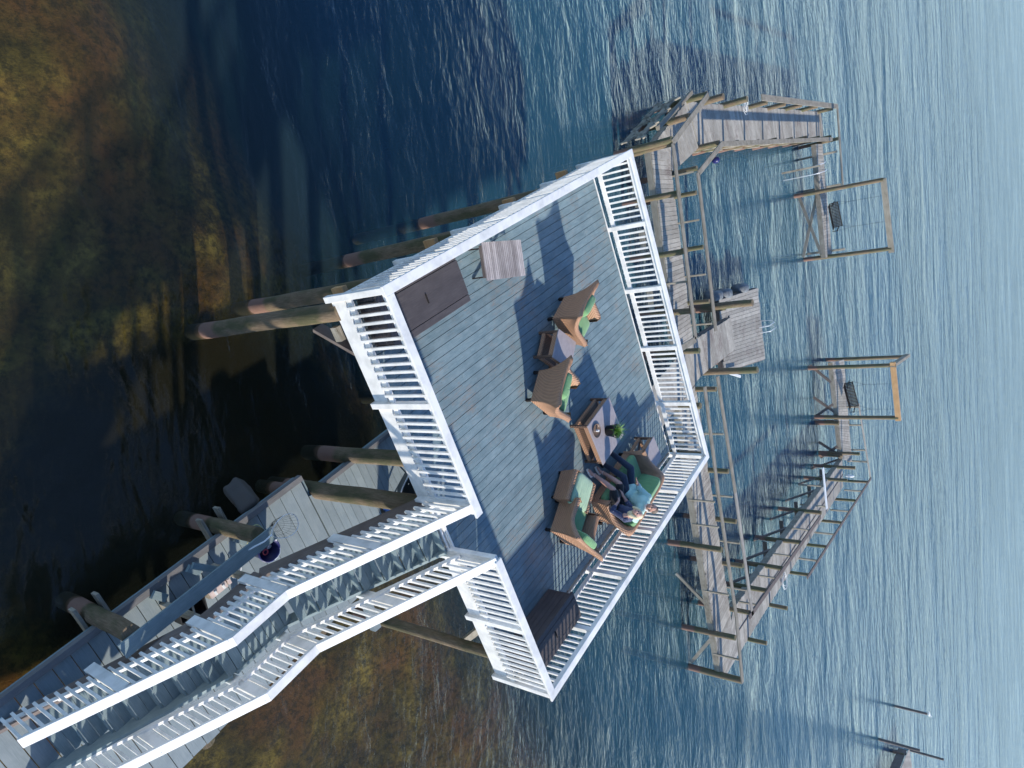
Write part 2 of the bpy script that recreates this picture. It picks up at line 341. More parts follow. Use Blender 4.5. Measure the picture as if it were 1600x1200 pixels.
# ------------------------------------------------------------------ raised deck
dk = thing('raised_deck', 'large square raised deck of blue grey boards standing on tall piles', 'deck', (3.66, 3.66, 0))
E0, E1 = .092, 7.228
mb = MB(); x = E0+.035; bw, gap = .140, .009
while x + bw < E1-.02:
    y = E0+.035; y1 = E1-.035; seg = random.uniform(1.2, 4.8)
    while y < y1:
        e = min(y+seg, y1)
        if y1-e < .5: e = y1
        mb.quad((x, y), (x, e-.005), (x+bw, e-.005), (x+bw, y), DK-.035+random.uniform(-.0015, .0015), DK+random.uniform(-.002, .002)); y = e; seg = random.choice((3.6, 4.8, 6.0))
    x += bw+gap
mb.build('deck_boards', DECK, dk)
mb = MB()   # white nosing boards round the edge, open at the stairs
for a, b in (((E0, E0), (E0, E1)), ((E0, E1), (E1, E1)), ((E1, E1), (E1, E0)), ((E1, E0), (E0, E0))):
    dx, dy = b[0]-a[0], b[1]-a[1]; L = hypot(dx, dy); ux, uy = dx/L, dy/L; nx_, ny_ = uy, -ux
    mb.bar((a[0]+nx_*.012, a[1]+ny_*.012, DK-.008), (b[0]+nx_*.012-ux*.026, b[1]+ny_*.012-uy*.026, DK-.008), .024, .03)
mb.build('nosing_trim', WHITE, dk, bevel=.003)
mb = MB(); zf = DK-.165
for a, b in (((E0-.012, E0-.026), (E0-.012, E1+.026)), ((E0+.014, E1+.012), (E1+.026, E1+.012)), ((E1+.012, E1), (E1+.012, E0-.026)), ((E1-.002, E0-.012), (E0+.002, E0-.012))):
    mb.bar((*a, zf), (*b, zf), .026, .28)
mb.build('fascia', WHITE, dk)
mb = MB()
for k in range(15):
    y = .35+k*.47; mb.bar((.12, y, DK-.17), (7.2, y, DK-.17), .045, .24)
mb.build('joists', BEAMW, dk)
for s in (.45, 2.55, 4.9, 6.9):
    MB().bar((.0, s, 3.62), (7.3, s, 3.62), .09, .26).build('beam', NEWW, dk)
def pile(mb, t, s, z0, z1, r=.15, lean=(0, 0), n=14):
    k = 8; pts = [(t+lean[0]*i/k + random.uniform(-.008, .008), s+lean[1]*i/k + random.uniform(-.008, .008), z0+(z1-z0)*i/k) for i in range(k+1)]
    mb.tube(pts, [r*(1.08-.14*i/k)*(1+random.uniform(-.02, .02)) for i in range(k+1)], n, wob=.03); return mb
for t, s, r in ((.27, .0+.14, .143), (.27, 1.2, .135), (.27, 3.66, .135), (.25, 6.12, .13), (3.5, 1.15, .15), (3.62, .14, .16), (6.88, .2, .105), (7.0, 3.6, .15), (7.0, 6.5, .15), (3.6, 3.7, .15), (3.6, 6.4, .15)):
    b_ = MB(); pile(b_, t, s, -2.5, DK-.26, r); b_.build('pile', PILE, dk)
# diagonal braces and the pale block near the corner
MB().bar((.50, .22, 3.05), (1.15, .30, 3.95), .055, .20, (0, 1, 0)).build('brace', BEAMW, dk)
MB().box((.60, .13, 3.60), (.22, .09, .13)).build('block', RAILW, dk)
MB().bar((7.9, 1.0, 2.0), (6.9, .75, 3.2), .12, .12).build('brace', RAILW, dk)

# railings
def railing(name, label, p0, p1, posts, end=True, cap_ext=(0, 0), per=.122, z=DK, out=(0, 0)):
    th = thing(name, label, 'railing', ((p0[0]+p1[0])/2, (p0[1]+p1[1])/2, z)); d = Vector((p1[0]-p0[0], p1[1]-p0[1])); L = d.length; d /= L
    P = lambda k, zz, o=0: (p0[0]+d.x*k - d.y*o, p0[1]+d.y*k + d.x*o, zz)
    MB().bar(P(-cap_ext[0], RZ-.019), P(L+cap_ext[1], RZ-.019), .142, .038).build('top_rail', WHITE, th, bevel=.004)
    mb = MB(); mt = MB()
    pl = posts + ([L] if L-posts[-1] > .2 else [])
    for a, b in zip(pl[:-1], pl[1:]):
        mt.bar(P(a+.046, RZ-.085), P(b-.046, RZ-.085), .038, .088)
        mb.bar(P(a+.046, z+.12), P(b-.046, z+.12), .040, .088)
        n = max(1, round((b-a-.09)/per)-1); st = (b-a-.09)/(n+1)
        for i in range(n):
            k = a+.045+st*(i+1)
            MB().bar(P(k, z+.045, .032), P(k, RZ-.042, .032), .036, .024 if False else .036, (0, 0, 1)).build('baluster', WHITE, th)
    mt.build('upper_rail', WHITE, th); mb.build('bottom_rail', WHITE, th)
    for a in posts:
        MB().bar(P(a, z-.36), P(a, RZ-.040), .092, .092).build('post', WHITE, th, bevel=.004)
    return th
c0, c1 = .05, 7.27
railing('deck_railing', 'white deck railing of five bays seen from outside behind the flat topped storage box', (c0, c0), (c0, c1), [0, 1.44, 2.88, 4.32, 5.76], cap_ext=(.08, .08))
railing('deck_railing', 'white deck railing of five bays in front of the weathered walkway', (c0, c1), (c1, c1), [0, 1.44, 2.88, 4.32, 5.76], cap_ext=(-.071, .07))
railing('deck_railing', 'white deck railing of five bays behind the wicker loveseat', (c1, c1), (c1, c0), [0, 1.44, 2.88, 4.32, 5.76], cap_ext=(-.071, .07))
railing('deck_railing', 'short white deck railing of two bays from the outer corner to the stair opening', (c1, c0), (4.42, c0), [0, 1.40, 2.85], cap_ext=(-.071, -.02))
railing('deck_railing', 'white deck railing of two bays from the corner with two piles to the stairs', (3.52, c0), (c0, c0), [0, 1.77], cap_ext=(.09, -.071))

# ------------------------------------------------------------------ stairs
ZL = 2.47
stp = thing('staircase', 'straight flight of grey painted wooden steps with a landing halfway', 'stairs', (3.93, -2.6, 0))
mb = MB()
def tread(sy, z, last=False):
    b = MB()
    for k in (0, 1): b.box((3.93, sy+.068+k*.142, z-.02), (.90, .136, .038))
    b.box((3.93, sy+.262, z+.08), (.89, .022, .155))
    return b
for i in range(1, 8): tread(-.02-.281*i, DK-.21*i).build('tread', TREAD, stp)
for i in range(1, 8): tread(-3.05-.281*i, ZL-.19*i).build('tread', TREAD, stp)
b = MB(); y = -2.0
while y > -3.06: b.box((3.93, y-.068, ZL-.02), (.90, .136, .038)); y -= .146
b.build('landing', TREAD, stp)
for t, mt_ in ((3.46, BEAMW), (4.40, TREAD)):
    b = MB()
    for (s0, z0, s1, z1) in ((.05, DK-.16, -2.05, ZL-.10), (-2.05, ZL-.11, -3.05, ZL-.11), (-3.05, ZL-.10, -5.6, .88)):
        b.bar((t, s0, z0), (t, s1, z1), .045, .27)
    b.build('stringer', mt_, stp)
# cleats under the treads and posts of the landing
for t in (3.50, 4.36):
    b = MB()
    for i in range(1, 8): b.bar((t, -.0-.281*i, DK-.21*i-.06), (t, .24-.281*i, DK-.21*i-.06), .035, .06)
    b.build('cleats', RAILW, stp)
for t, s in ((3.52, -2.12), (4.34, -2.12), (3.52, -3.0), (4.34, -3.0)):
    MB().bar((t, s, .9), (t, s, ZL-.04), .09, .09).build('post', RAILW, stp)
MB().bar((3.5, .03, DK-.17), (4.4, .03, DK-.17), .03, .26).build('riser', WHITE, stp)
SR = [(.03, 5.08), (-2.25, 3.40), (-3.12, 3.40), (-5.45, 1.72)]
def zr(s):
    for (a, za), (b_, zb) in zip(SR[:-1], SR[1:]):
        if s <= a and s >= b_: return za + (zb-za)*(a-s)/(a-b_)
    return SR[0][1] if s > 0 else SR[-1][1]
def stair_rail(t, sgn, label, s_end, first):
    th = thing('stair_railing', label, 'railing', (t, -2.6, 1.0)); P = [(a, z) for a, z in SR]
    if s_end > SR[-1][0]: P[-1] = (s_end, zr(s_end))
    b = MB(); c = MB(); u = MB()
    for (a, za), (b2, zb) in zip(P[:-1], P[1:]):
        e = .012 if b2 != P[-1][0] else 0
        b.bar((t, a, za), (t, b2-e, zb-e*.7), .142, .038); u.bar((t, a-.05, za-.066), (t, b2+.05, zb-.066), .038, .085); c.bar((t, a-.03, za-.735), (t, b2+.03, zb-.735), .040, .085)
    b.build('top_rail', WHITE, th, bevel=.004); u.build('upper_rail', WHITE, th); c.build('bottom_rail', WHITE, th)
    posts = [first, -1.13, -2.25, -3.12, -4.25, -5.38]
    for p in posts:
        if p < P[-1][0]: continue
        MB().bar((t+sgn*.045, p, zr(p)-1.16), (t+sgn*.045, p, zr(p)-.02), .05, .15, (0, 1, 0)).build('post', WHITE, th, bevel=.003)
    for a, b2 in zip(posts[:-1], posts[1:]):
        n = 9 if a-b2 > 1 else 7
        for i in range(n):
            k = a - (a-b2)*(i+1)/(n+1)
            if k < P[-1][0]: continue
            MB().bar((t+sgn*.040, k, zr(k)-.86), (t+sgn*.040, k, zr(k)-.03), .038, .038, (0, 1, 0)).build('baluster', WHITE, th)
stair_rail(3.44, -1, 'white stair railing on the side nearer the lower dock and fishing net', -5.30, .02)
stair_rail(4.44, 1, 'white stair railing on the outer side over the brown shallow water', -5.45, .02)

# ------------------------------------------------------------------ lower dock beside the stairs
def planks(mb, a0, a1, b0, b1, z, bw=.14, gap=.012, th=.036, jit=.002):
    """boards across the strip whose edges are a0->a1 and b0->b1"""
    L = (hypot(a1[0]-a0[0], a1[1]-a0[1]) + hypot(b1[0]-b0[0], b1[1]-b0[1]))/2; n = max(1, int(L/(bw+gap))); g = gap/(bw+gap)
    lp = lambda p, q, k: (p[0]+(q[0]-p[0])*k, p[1]+(q[1]-p[1])*k)
    for i in range(n):
        k0, k1 = i/n, (i+1-g)/n; e0, e1 = random.uniform(-.01, .012), random.uniform(-.01, .012)
        p, q, r, s = lp(a0, a1, k0), lp(b0, b1, k0), lp(b0, b1, k1), lp(a0, a1, k1)
        zj = random.uniform(-jit, jit)
        P, Q, R_, S2 = lp(p, q, -e0), lp(p, q, 1+e1), lp(s, r, 1+e1), lp(s, r, -e0)
        mb.quad(P, Q, R_, S2, z-th, z+zj)
    return mb
ld = thing('lower_dock', 'pale grey painted dock low over the dark water beside the stairs', 'dock', (4.4, 0, 0)); LZ = 1.0
b = MB(); planks(b, (3.24, -7.5), (3.24, -.08), (5.95, -7.5), (5.95, -.08), LZ, .235, .012); b.build('deck_boards', DOCK, ld)
b = MB(); planks(b, (3.62, -.06), (3.62, 7.0), (5.95, -.06), (5.95, 7.0), LZ, .155, .010); b.build('deck_boards', DOCK, ld)
b = MB(); b.bar((3.20, -7.5, LZ-.02), (3.20, -.05, LZ-.02), .10, .12); b.bar((3.58, .12, LZ-.02), (3.58, 7, LZ-.02), .08, .12); b.build('edge_board', EDGEW, ld)
b = MB(); b.bar((3.24, -7.5, LZ-.17), (3.24, -.05, LZ-.17), .05, .22); b.bar((3.62, -.05, LZ-.17), (3.62, 7, LZ-.17), .05, .22); b.bar((5.9, -7.5, LZ-.17), (5.9, 7, LZ-.17), .05, .22); b.bar((3.24, -.02, LZ-.17), (5.9, -.02, LZ-.17), .05, .2); b.build('stringer', TREAD, ld)
for t, s, ze in ((3.12, -3.74, 2.0), (3.12, -1.62, 2.0), (6.0, -3.5, .9), (6.0, -1, .9)):
    b = MB(); pile(b, t, s, -2, ze-.03, .135); b.build('pile', PILE, ld)
    b = MB()
    for ds in (-.17, .17): b.bar((t-.24, s+ds, .60), (5.6, s+ds, .62), .05, .19)
    b.build('cross_beam', RAILW, ld)
b = MB(); pile(b, 3.48, -.1, -2, .8, .13); b.build('pile', PILE, ld)
b = MB(); b.bar((3.24, -3.95, 2.0), (3.24, -1.40, 2.0), .225, .042); b.build('rail_board', TREAD, ld)
b = MB(); b.bar((3.02, -2.55, 1.62), (3.42, -2.2, 1.62), .10, .06); b.build('rail_bracket', TREAD, ld)
for t, s in ((3.34, -3.0), (3.34, -2.4), (4.3, -3.2), (3.42, -1.55)):
    MB().box((t, s, LZ+.06), (.22, .12, .10), .6).build('cleat_block', TREAD, ld)
MB().box((6.35, -.05, 1.02), (.85, .16, .16), -.12).build('support_beam', DOCK, ld)
MB().bar((6.5, -.25, .95), (6.9, .10, .65), .14, .05).build('support_beam', DOCK, ld)

# ------------------------------------------------------------------ pier
def strip(th, L0, L1, R0_, R1_, z=PZ, bw=.14, mat=PIER, edge=RAILW):
    b = MB(); planks(b, L0, L1, R0_, R1_, z, bw); b.build('deck_boards', mat, th)
    for a, c in ((L0, L1), (R0_, R1_)):
        mid = ((L0[0]+R0_[0])/2, (L0[1]+R0_[1])/2); 
        MB().bar((*a, z-.15), (*c, z-.15), .05, .22).build('stringer', edge, th)
def lerp(a, b, k): return (a[0]+(b[0]-a[0])*k, a[1]+(b[1]-a[1])*k)
def piles(th, pts, z1, r=.105, z0=-3, mat=None):
    for p in pts:
        b = MB(); pile(b, p[0], p[1], z0, z1+random.uniform(-.02, .02), r, (random.uniform(-.03, .03), random.uniform(-.03, .03)), 10); b.build('pile', mat or PILEG, th)
def handrail(th, pts, z=QZ, wd=.20, h=.045, mat=None):
    for a, c in zip(pts[:-1], pts[1:]):
        MB().bar((*a, z-h/2), (*c, z-h/2), wd, h).build('handrail', mat or RAILW, th, bevel=.004)
def posts(th, pts, z0, z1, sz=.07):
    for p in pts: MB().bar((*p, z0), (*p, z1), sz, sz).build('post', RAILW, th)

# walkway beyond the railing, running along the deck
w1 = thing('pier_walkway', 'grey plank walkway running along the far side of the white railing', 'walkway', (4.5, 15.7, 0), group='pier walkways')
l0, l1, r0, r1 = (1.15, 15.95), (7.85, 14.25), (1.55, 17.22), (8.05, 15.62)
strip(w1, l0, l1, r0, r1)
for k in (0, .22, .5, .78, .98): piles(w1, [lerp(l0, l1, k)], QZ-.04)
piles(w1, [lerp(r0, r1, k) for k in (.22, .5, .78)], QZ-.04, .085)
posts(w1, [lerp(r0, r1, k) for k in (.12, .36, .64, .9)], PZ-.2, QZ-.05, .055); posts(w1, [lerp(l0, l1, .64)], PZ-.2, QZ-.05, .06)
handrail(w1, [(1.13, 15.9), px(1088, 530, QZ)]); handrail(w1, [px(1088, 530, QZ), px(1064, 545, QZ)]); handrail(w1, [(2.45, 17.32), (7.75, 15.9)])
for k in (.11, .36, .64): MB().bar((*lerp(l0, l1, k), .55), (*lerp(l0, l1, k+.14), .55), .05, .2).build('lower_beam', RAILW, w1)
# short angled walkway
w4 = thing('pier_walkway', 'short angled plank walkway at the top corner of the pier with criss cross braces', 'walkway', (1.2, 17.8, 0), group='pier walkways')
strip(w4, (1.10, 16.0), (.28, 19.55), (2.2, 17.25), (1.98, 19.75))
l0, l1 = (1.0, 15.9), (.22, 19.6)
piles(w4, [l0, lerp(l0, l1, .5), l1], QZ-.04, .12); piles(w4, [(2.3, 17.3), (2.0, 19.8)], QZ-.04, .1)
handrail(w4, [(1.1, 15.88), (.28, 19.62)]); handrail(w4, [(2.48, 17.35), px(1125, 225, 2.0)]); handrail(w4, [(.55, 15.9), (.0, 19.2)], 1.75, .14, .1)
b = MB(); x0, y0, x1, y1 = .72, 15.9, .02, 19.4
b.bar((x0, y0, .95), (x1, y1, .95), .05, .2); b.bar((x0, y0, .45), (x1, y1, .45), .05, .2)
for k in (0, .33, .66):
    p, q = lerp((x0, y0), (x1, y1), k), lerp((x0, y0), (x1, y1), k+.3); b.bar((*p, .3), (*q, 1.2), .05, .14); b.bar((*p, 1.2), (*q, .3), .05, .14)
b.build('brace', RAILW, w4)
# long walkway
w5 = thing('pier_walkway', 'long plank walkway with a dark shadow stripe along its top edge', 'walkway', (2.8, 28, 0), group='pier walkways')
l0, l1, r0, r1 = (.30, 19.62), (4.10, 37.2), (2.0, 19.85), (5.45, 36.6)
strip(w5, l0, l1, r0, r1, bw=.19)
hand0 = px(1191, 152, QZ); handrail(w5, [hand0, (4.12, 37.7)], QZ, .26); ra, rb_ = px(1125, 225, 1.95), px(1301, 217, 1.95); handrail(w5, [ra, rb_], 1.95); MB().bar((*ra, 1.865), (*rb_, 1.865), .04, .08).build('side_board', RAILW, w5)
piles(w5, [lerp(l0, l1, k) for k in (.06, .2)], QZ+.1, .13); piles(w5, [lerp(l0, l1, k) for k in (.36, .5, .65, .8, .97)], QZ-.05, .11)
piles(w5, [lerp(r0, r1, k) for k in (.02, .14, .28, .42, .56, .70, .84, .97)], 1.90, .10)
b = MB(); b.bar((*lerp(r0, r1, .02), .85), (*lerp(r0, r1, .98), .85), .06, .2); b.bar((*lerp(r0, r1, .02), .3), (*lerp(r0, r1, .98), .3), .06, .18); b.bar((*lerp(l0, l1, .02), .5), (*lerp(l0, l1, .98), .5), .06, .18); b.build('lower_beam', RAILW, w5)
MB().bar((4.05, 37.05, PZ+.03), (5.6, 36.75, PZ+.03), .30, .05).build('end_board', PIER, w5)
# narrow walkway to the first swing
w6 = thing('pier_walkway', 'narrow plank walkway under the first bench swing', 'walkway', (8.6, 35, 0), group='pier walkways')
strip(w6, (5.45, 35.35), (11.45, 33.78), (5.75, 36.65), (11.8, 35.1), edge=RAILW)
piles(w6, [(5.7, 36.7)], QZ, .1); posts(w6, [(6.3, 36.5), (8.1, 36.3), (11.5, 35.1)], -2, QZ-.1, .1)
handrail(w6, [(4.2, 37.55), (8.25, 36.3)], QZ, .26)
posts(w6, [px(1265, 262, 1.6)], .2, QZ, .08)
# platform and swimming platform
p1 = thing('pier_platform', 'wide plank platform where the walkways meet behind the white railing', 'platform', (8.6, 15, 0))
b = MB(); planks(b, (7.85, 10.5), (7.95, 15.6), (9.4, 10.5), (9.36, 15.6), PZ, .14); b.build('deck_boards', PIER, p1)
b = MB(); planks(b, (7.95, 15.62), (8.67, 19.3), (9.36, 15.62), (9.97, 19.1), PZ, .14); b.build('deck_boards', PIER, p1)
MB().bar((7.9, 15.6, PZ-.14), (8.67, 19.3, PZ-.14), .05, .2).build('stringer', BEAMW, p1); MB().bar((9.38, 15.6, PZ-.14), (9.99, 19.1, PZ-.14), .05, .2).build('stringer', BEAMW, p1)
MB().bar((8.6, 19.36, PZ-.08), (10.05, 19.16, PZ-.08), .14, .05).build('end_board', PIER, p1)
piles(p1, [(7.85, 14.3), (9.5, 14.3), (8.15, 19.5-.35), (9.9, 18.7)], PZ-.1, .12)
piles(p1, [px(1119, 479, 1.1)], 2.55, .14); piles(p1, [px(1101, 582, 1.1)], 3.1, .13)
p2 = thing('swimming_platform', 'low square plank platform with a metal ladder at its outer edge', 'platform', (10.5, 22, 0))
q = [px(1124, 469, .75), px(1184, 450, .75), px(1196, 561, .75), px(1132, 582, .75)]
b = MB(); planks(b, q[0], q[3], q[1], q[2], .75, .14, .014); b.build('deck_boards', PIER, p2)
b = MB()
for a, c in ((q[0], q[1]), (q[1], q[2]), (q[2], q[3]), (q[3], q[0])): b.bar((*a, .60), (*c, .60), .06, .20)
b.build('frame', BEAMW, p2); piles(p2, [lerp(q[0], q[2], .12), lerp(q[0], q[2], .88), lerp(q[1], q[3], .12), lerp(q[1], q[3], .88)], .62, .12)
lad = thing('ladder', 'small bright metal ladder on the outer edge of the low platform', 'ladder', (*lerp(q[1], q[2], .52), .75), .3)
for o in (-.16, .16):
    MB().tube([(o, -.35, 0), (o, -.28, .42), (o, -.05, .62), (o, .12, .42), (o, .15, -.9)], .014, 8).build('side_rail', STEEL, lad, own=True)
b = MB()
for k in range(4): b.tube([(-.16, .14, -.1-.22*k), (.16, .14, -.1-.22*k)], .016, 6)
b.build('rung', STEEL, lad, own=True)
# walkway along the near right side
w3 = thing('pier_walkway', 'long plank walkway with rails on both sides running down behind the seated couple', 'walkway', (14.5, 13, 0), group='pier walkways')
l0, l1, r0, r1 = (9.4, 13.45), (20.0, 11.38), (9.4, 15.0), (20.7, 12.85)
strip(w3, l0, l1, (9.42, 15.0), (20.05, 12.95))
for k in (.0, .165, .5, .835): piles(w3, [lerp(l0, l1, k)], QZ-.04, .115)
piles(w3, [l1], QZ-.04, .13)
posts(w3, [lerp(l0, l1, k) for k in (.1, .33, .42, .67, .92)], PZ-.2, QZ-.05, .06)
r1b = (18.75, 13.25); piles(w3, [lerp(r0, r1b, k) for k in (.02, .35, .56, .76, .97)], QZ-.05, .10)
posts(w3, [lerp(r0, r1b, k) for k in (.2, .46, .66, .87)], PZ-.2, QZ-.05, .055)
handrail(w3, [px(1102, 604, QZ), px(1124, 778, QZ), px(1151, 961, QZ), px(1161, 1067, QZ)]); handrail(w3, [px(1122, 588, QZ), px(1150, 770, QZ)], mat=RAILW); handrail(w3, [px(1150, 770, QZ), px(1177, 964, QZ)], mat=PIER)
MB().bar((*lerp(l0, l1, .62), .1), (*lerp(l0, l1, .72), 1.1), .06, .12).build('brace', RAILW, w3); MB().bar((*lerp(l0, l1, .98), .1), (*lerp(l0, l1, .86), 1.1), .06, .12).build('brace', RAILW, w3)
# diagonal walkway
w8 = thing('pier_walkway', 'long diagonal plank walkway leading up from the corner post to the second swing', 'walkway', (21.5, 21.5, 0), group='pier walkways')
A0, A1, B0, B1 = (18.72, 13.6), (22.85, 30.6), (20.62, 13.1), (24.25, 29.9)
b = MB(); planks(b, A0, A1, B0, B1, PZ, .145); planks(b, (18.7, 13.55), (20.62, 13.05), (20.06, 11.5), (20.3, 11.4), PZ, .145); b.build('deck_boards', PIER, w8)
for a, c in ((A0, A1), (B0, B1)): MB().bar((*a, PZ-.15), (*c, PZ-.15), .06, .24).build('stringer', RAILW, w8)
b = MB(); b.bar((*lerp(A0, B0, .55), PZ+.012), (*lerp(A1, B1, .55), PZ+.012), .035, .02); b.build('joint_strip', BEAMW, w8)
for k in (.10, .215, .36, .56): piles(w8, [lerp(A0, A1, k)], QZ-.05, .11)
piles(w8, [px(1172, 745, 0)], QZ+.1, .12) if False else None
piles(w8, [lerp(A0, A1, .82), lerp(A0, A1, .93)], QZ+.15, .10)
piles(w8, [lerp(B0, B1, k) for k in (.06, .22)], QZ-.05, .095)
rb = [px(1262, 903, QZ), px(1360, 747, QZ-.05)]
handrail(w8, [px(1172, 964, QZ), px(1283, 807, QZ)], mat=BEAMW); handrail(w8, rb, wd=.16, mat=BEAMW)
for k in range(9):
    p = lerp(rb[0], rb[1], (k+.15)/8.6); (piles(w8, [p], QZ-.05, .085) if k % 2 == 0 else posts(w8, [p], PZ-.2, QZ-.05, .07))
posts(w8, [lerp(A0, A1, k) for k in (.03, .16, .28, .44)], PZ-.2, QZ-.05, .06)
for k in (.06, .2, .34, .48, .62, .76, .9):
    p, q_ = lerp(A0, A1, k), lerp(A0, A1, k+.1); MB().bar((*p, .0), (*q_, 1.05), .06, .13).build('brace', BEAMW, w8); MB().bar((*lerp(A0, A1, k), .55), (*lerp(B0, B1, k), .55), .06, .18).build('cross_beam', BEAMW, w8)
# end walkway under the second swing
w7 = thing('pier_walkway', 'narrow plank walkway under the second bench swing at the end of the pier', 'walkway', (20.5, 32.4, 0), group='pier walkways')
C0, C1, D0, D1 = px(1301, 566, PZ), (22.9, 30.7), px(1319, 562, PZ), (24.2, 32.4)
strip(w7, C0, C1, D0, D1)
r7 = [px(1341.7, 631, 1.98), px(1360, 746, 1.98)]; handrail(w7, r7, 2.0, .2, mat=PIER)
for k in (.04, .28, .62, .78): posts(w7, [lerp(r7[0], r7[1], k)], .9, 1.95, .08)
piles(w7, [lerp(C0, C1, k) for k in (.62, .95)]+[lerp(D0, D1, .6)], 1.3, .13); piles(w7, [lerp(C0, C1, .93)], QZ+.1, .1)
for k0, k1 in ((.02, .2), (.35, .5), (.55, .42), (.82, .95), (.99, .86)): MB().bar((*lerp(C0, C1, k0), .05), (*lerp(C0, C1, k1), 1.1), .07, .15).build('brace', BEAMW, w7)

# swing frames
def swing_frame(label, P, z, beams, mats):
    th = thing('swing_frame', label, 'swing frame', (*P[0], 0), group='swing frames')
    for p in P: piles(th, [p], z, .115)
    for (i, j, e0, e1), mt_ in zip(beams, mats):
        a, c = P[i], P[j]; MB().bar((*lerp(a, c, -e0), z-.02), (*lerp(a, c, 1+e1), z-.02), .16, .26).build('beam', mt_, th)
    return th
f1 = swing_frame('tall weathered two post swing frame over the first bench swing', [px(1381, 281, 4.5), px(1393, 388, 4.5)], 4.5, [(0, 1, .02, .06)], [RAILW])
a, c = px(1245, 307, 0), px(1252, 403, 0)
b = MB(); b.bar((*a, 1.1), (*c, .1), .05, .15); b.bar((*a, .1), (*c, 1.1), .05, .15); b.build('cross_brace', RAILW, f1)
f2 = swing_frame('tall three post swing frame with an orange beam over the second bench swing', [px(1396, 571, 4.4), px(1416, 557, 4.4), px(1404, 653, 4.4)], 4.4, [(0, 2, .06, .05), (0, 1, .02, .15)], [NEWW, RAILW])
def swing(label, a, c, z, ztop):
    a = Vector((*a, 0)); c = Vector((*c, 0)); L = (c-a).length; ang = atan2(c.y-a.y, c.x-a.x)
    th = thing('bench_swing', label, 'swing', ((a.x+c.x)/2, (a.y+c.y)/2, z), ang, 'bench swings')
    b = MB(); n = 17
    for i in range(n): b.box((-L/2+L*(i+.5)/n, .04, .02), (L/n*.62, .36, .02))
    b.build('seat', DARKM, th, own=True)
    b = MB()
    for i in range(n): x = -L/2+L*(i+.5)/n; b.bar((x, .22, .03), (x, .30, .42), L/n*.62, .02)
    b.bar((-L/2, .30, .42), (L/2, .30, .42), .05, .04); b.build('backrest', DARKM, th, own=True)
    for s in (-1, 1):
        b = MB(); b.bar((s*L/2, -.22, .24), (s*L/2, .36, .24), .05, .04); b.bar((s*L/2, -.2, 0), (s*L/2, -.2, .24), .03, .03); b.build('armrest', DARKM, th, own=True)
        for yy in (-.2, .38): MB().tube([(s*L/2, yy, .25), (s*L/2, .05, 1.1)], .007, 5).build('chain', DARKM, th, own=True)
        MB().tube([(s*L/2, .05, 1.1), (s*L/2, .05, ztop-z)], .007, 5).build('chain', DARKM, th, own=True)
swing('dark slatted bench swing hanging from the weathered frame', px(1294, 321, 1.7), px(1302, 359, 1.7), 1.7, 4.4)
swing('dark slatted bench swing hanging from the orange beam', px(1318, 602, 1.7), px(1328, 640, 1.7), 1.7, 4.3)
lt = px(1268, 262, PZ); lad2 = thing('ladder', 'tall white two rail ladder over the narrow walkway beside the first swing', 'ladder', (*lt, PZ), .0)
for o in (-.2, .22): MB().tube([(o, -.75, -1.35), (o, -.75, .3), (o, -.55, .75), (o, -.2, .78), (o, .1, .5)], .018, 8).build('side_rail', STEEL, lad2, own=True)
b = MB()
for k in range(5): b.tube([(-.2, -.75, -1.2+.28*k), (.22, -.75, -1.2+.28*k)], .008, 6)
b.build('rung', BEAMW, lad2, own=True)

# small things on the pier
def coil(name, label, t, s, z, r, mat, cat='rope', n=3):
    b = MB(); 
    for k in range(n):
        ox, oy = random.uniform(-.5, .5)*r, random.uniform(-.5, .5)*r; rr = r*random.uniform(.6, 1.1)
        b.tube([(t+ox+rr*cos(a*pi/12), s+oy+rr*.8*sin(a*pi/12), z+.012*k+.02*sin(a*.6+k)+.03) for a in range(24)], .010, 6, closed=True)
    return b.build(name, mat, None, label=label, cat=cat)
t, s = px(1163, 166, PZ); coil('rope_coil', 'loose white rope coil lying on the long upper walkway', t, s, PZ, .28, ROPE, n=4)
t, s = px(1233, 908, PZ+.3); coil('rope_coil', 'loose white rope coil hanging off the diagonal walkway edge', t, s, PZ+.1, .34, ROPE)
tb = thing('cleaning_table', 'narrow white plank table across the diagonal walkway', 'table', (*px(1289, 762, 1.85), PZ))
a, c = px(1286.5, 731, 1.85), px(1292.5, 795, 1.85)
MB().bar((*a, 1.83), (*c, 1.83), .20, .05).build('table_top', WPL, tb)
for k in (.45, .95): MB().bar((*lerp(a, c, k), .5), (*lerp(a, c, k), 1.80), .07, .07).build('leg', RAILW, tb)
t, s = px(1332, 744, 1.75); MB().ell((t, s, 1.6), (.09, .09, .26), 14, 10).build('float_buoy', WPL, None, label='small white float hanging on a post near the end of the pier', cat='buoy')
t, s = px(1122, 249, 1.2); MB().ell((t, s, 1.1), (.14, .14, .16), 14, 10).build('float_buoy', NAVY, None, label='small dark blue float hanging below the angled rail', cat='buoy')
fl = [(1119, 462, 'nearest the platform pole'), (1134, 459, 'in the middle of the row'), (1160, 451, 'farthest along the platform edge')]
for x, y, w_ in fl:
    t, s = px(x, y, .62); R = Matrix.Rotation(radians(72), 3, 'Z'); b = MB(); b.ell((t, s, .50), (.48, .24, .34), 16, 10, .7, R); b.ell((t+.1, s+.4, .45), (.18, .12, .2), 12, 8, 1, R)
    b.build('dock_float', DRIFT, None, label='grey rounded dock float beside the low platform, %s' % w_, cat='float', group='dock floats by the low platform')
MB().box((*px(1104, 489, .35), .35), (.5, .5, .3)).build('pump_box', RUB, None, label='black box under the rail beside the low platform', cat='box') if False else None
t, s = px(1146, 588, .9); b = MB(); b.bar((t-.3, s-.3, .9), (t+.25, s+.45, 1.0), .10, .04); b.build('loose_board', WPL, None, label='short white board resting beside the pole right of the platform', cat='board')
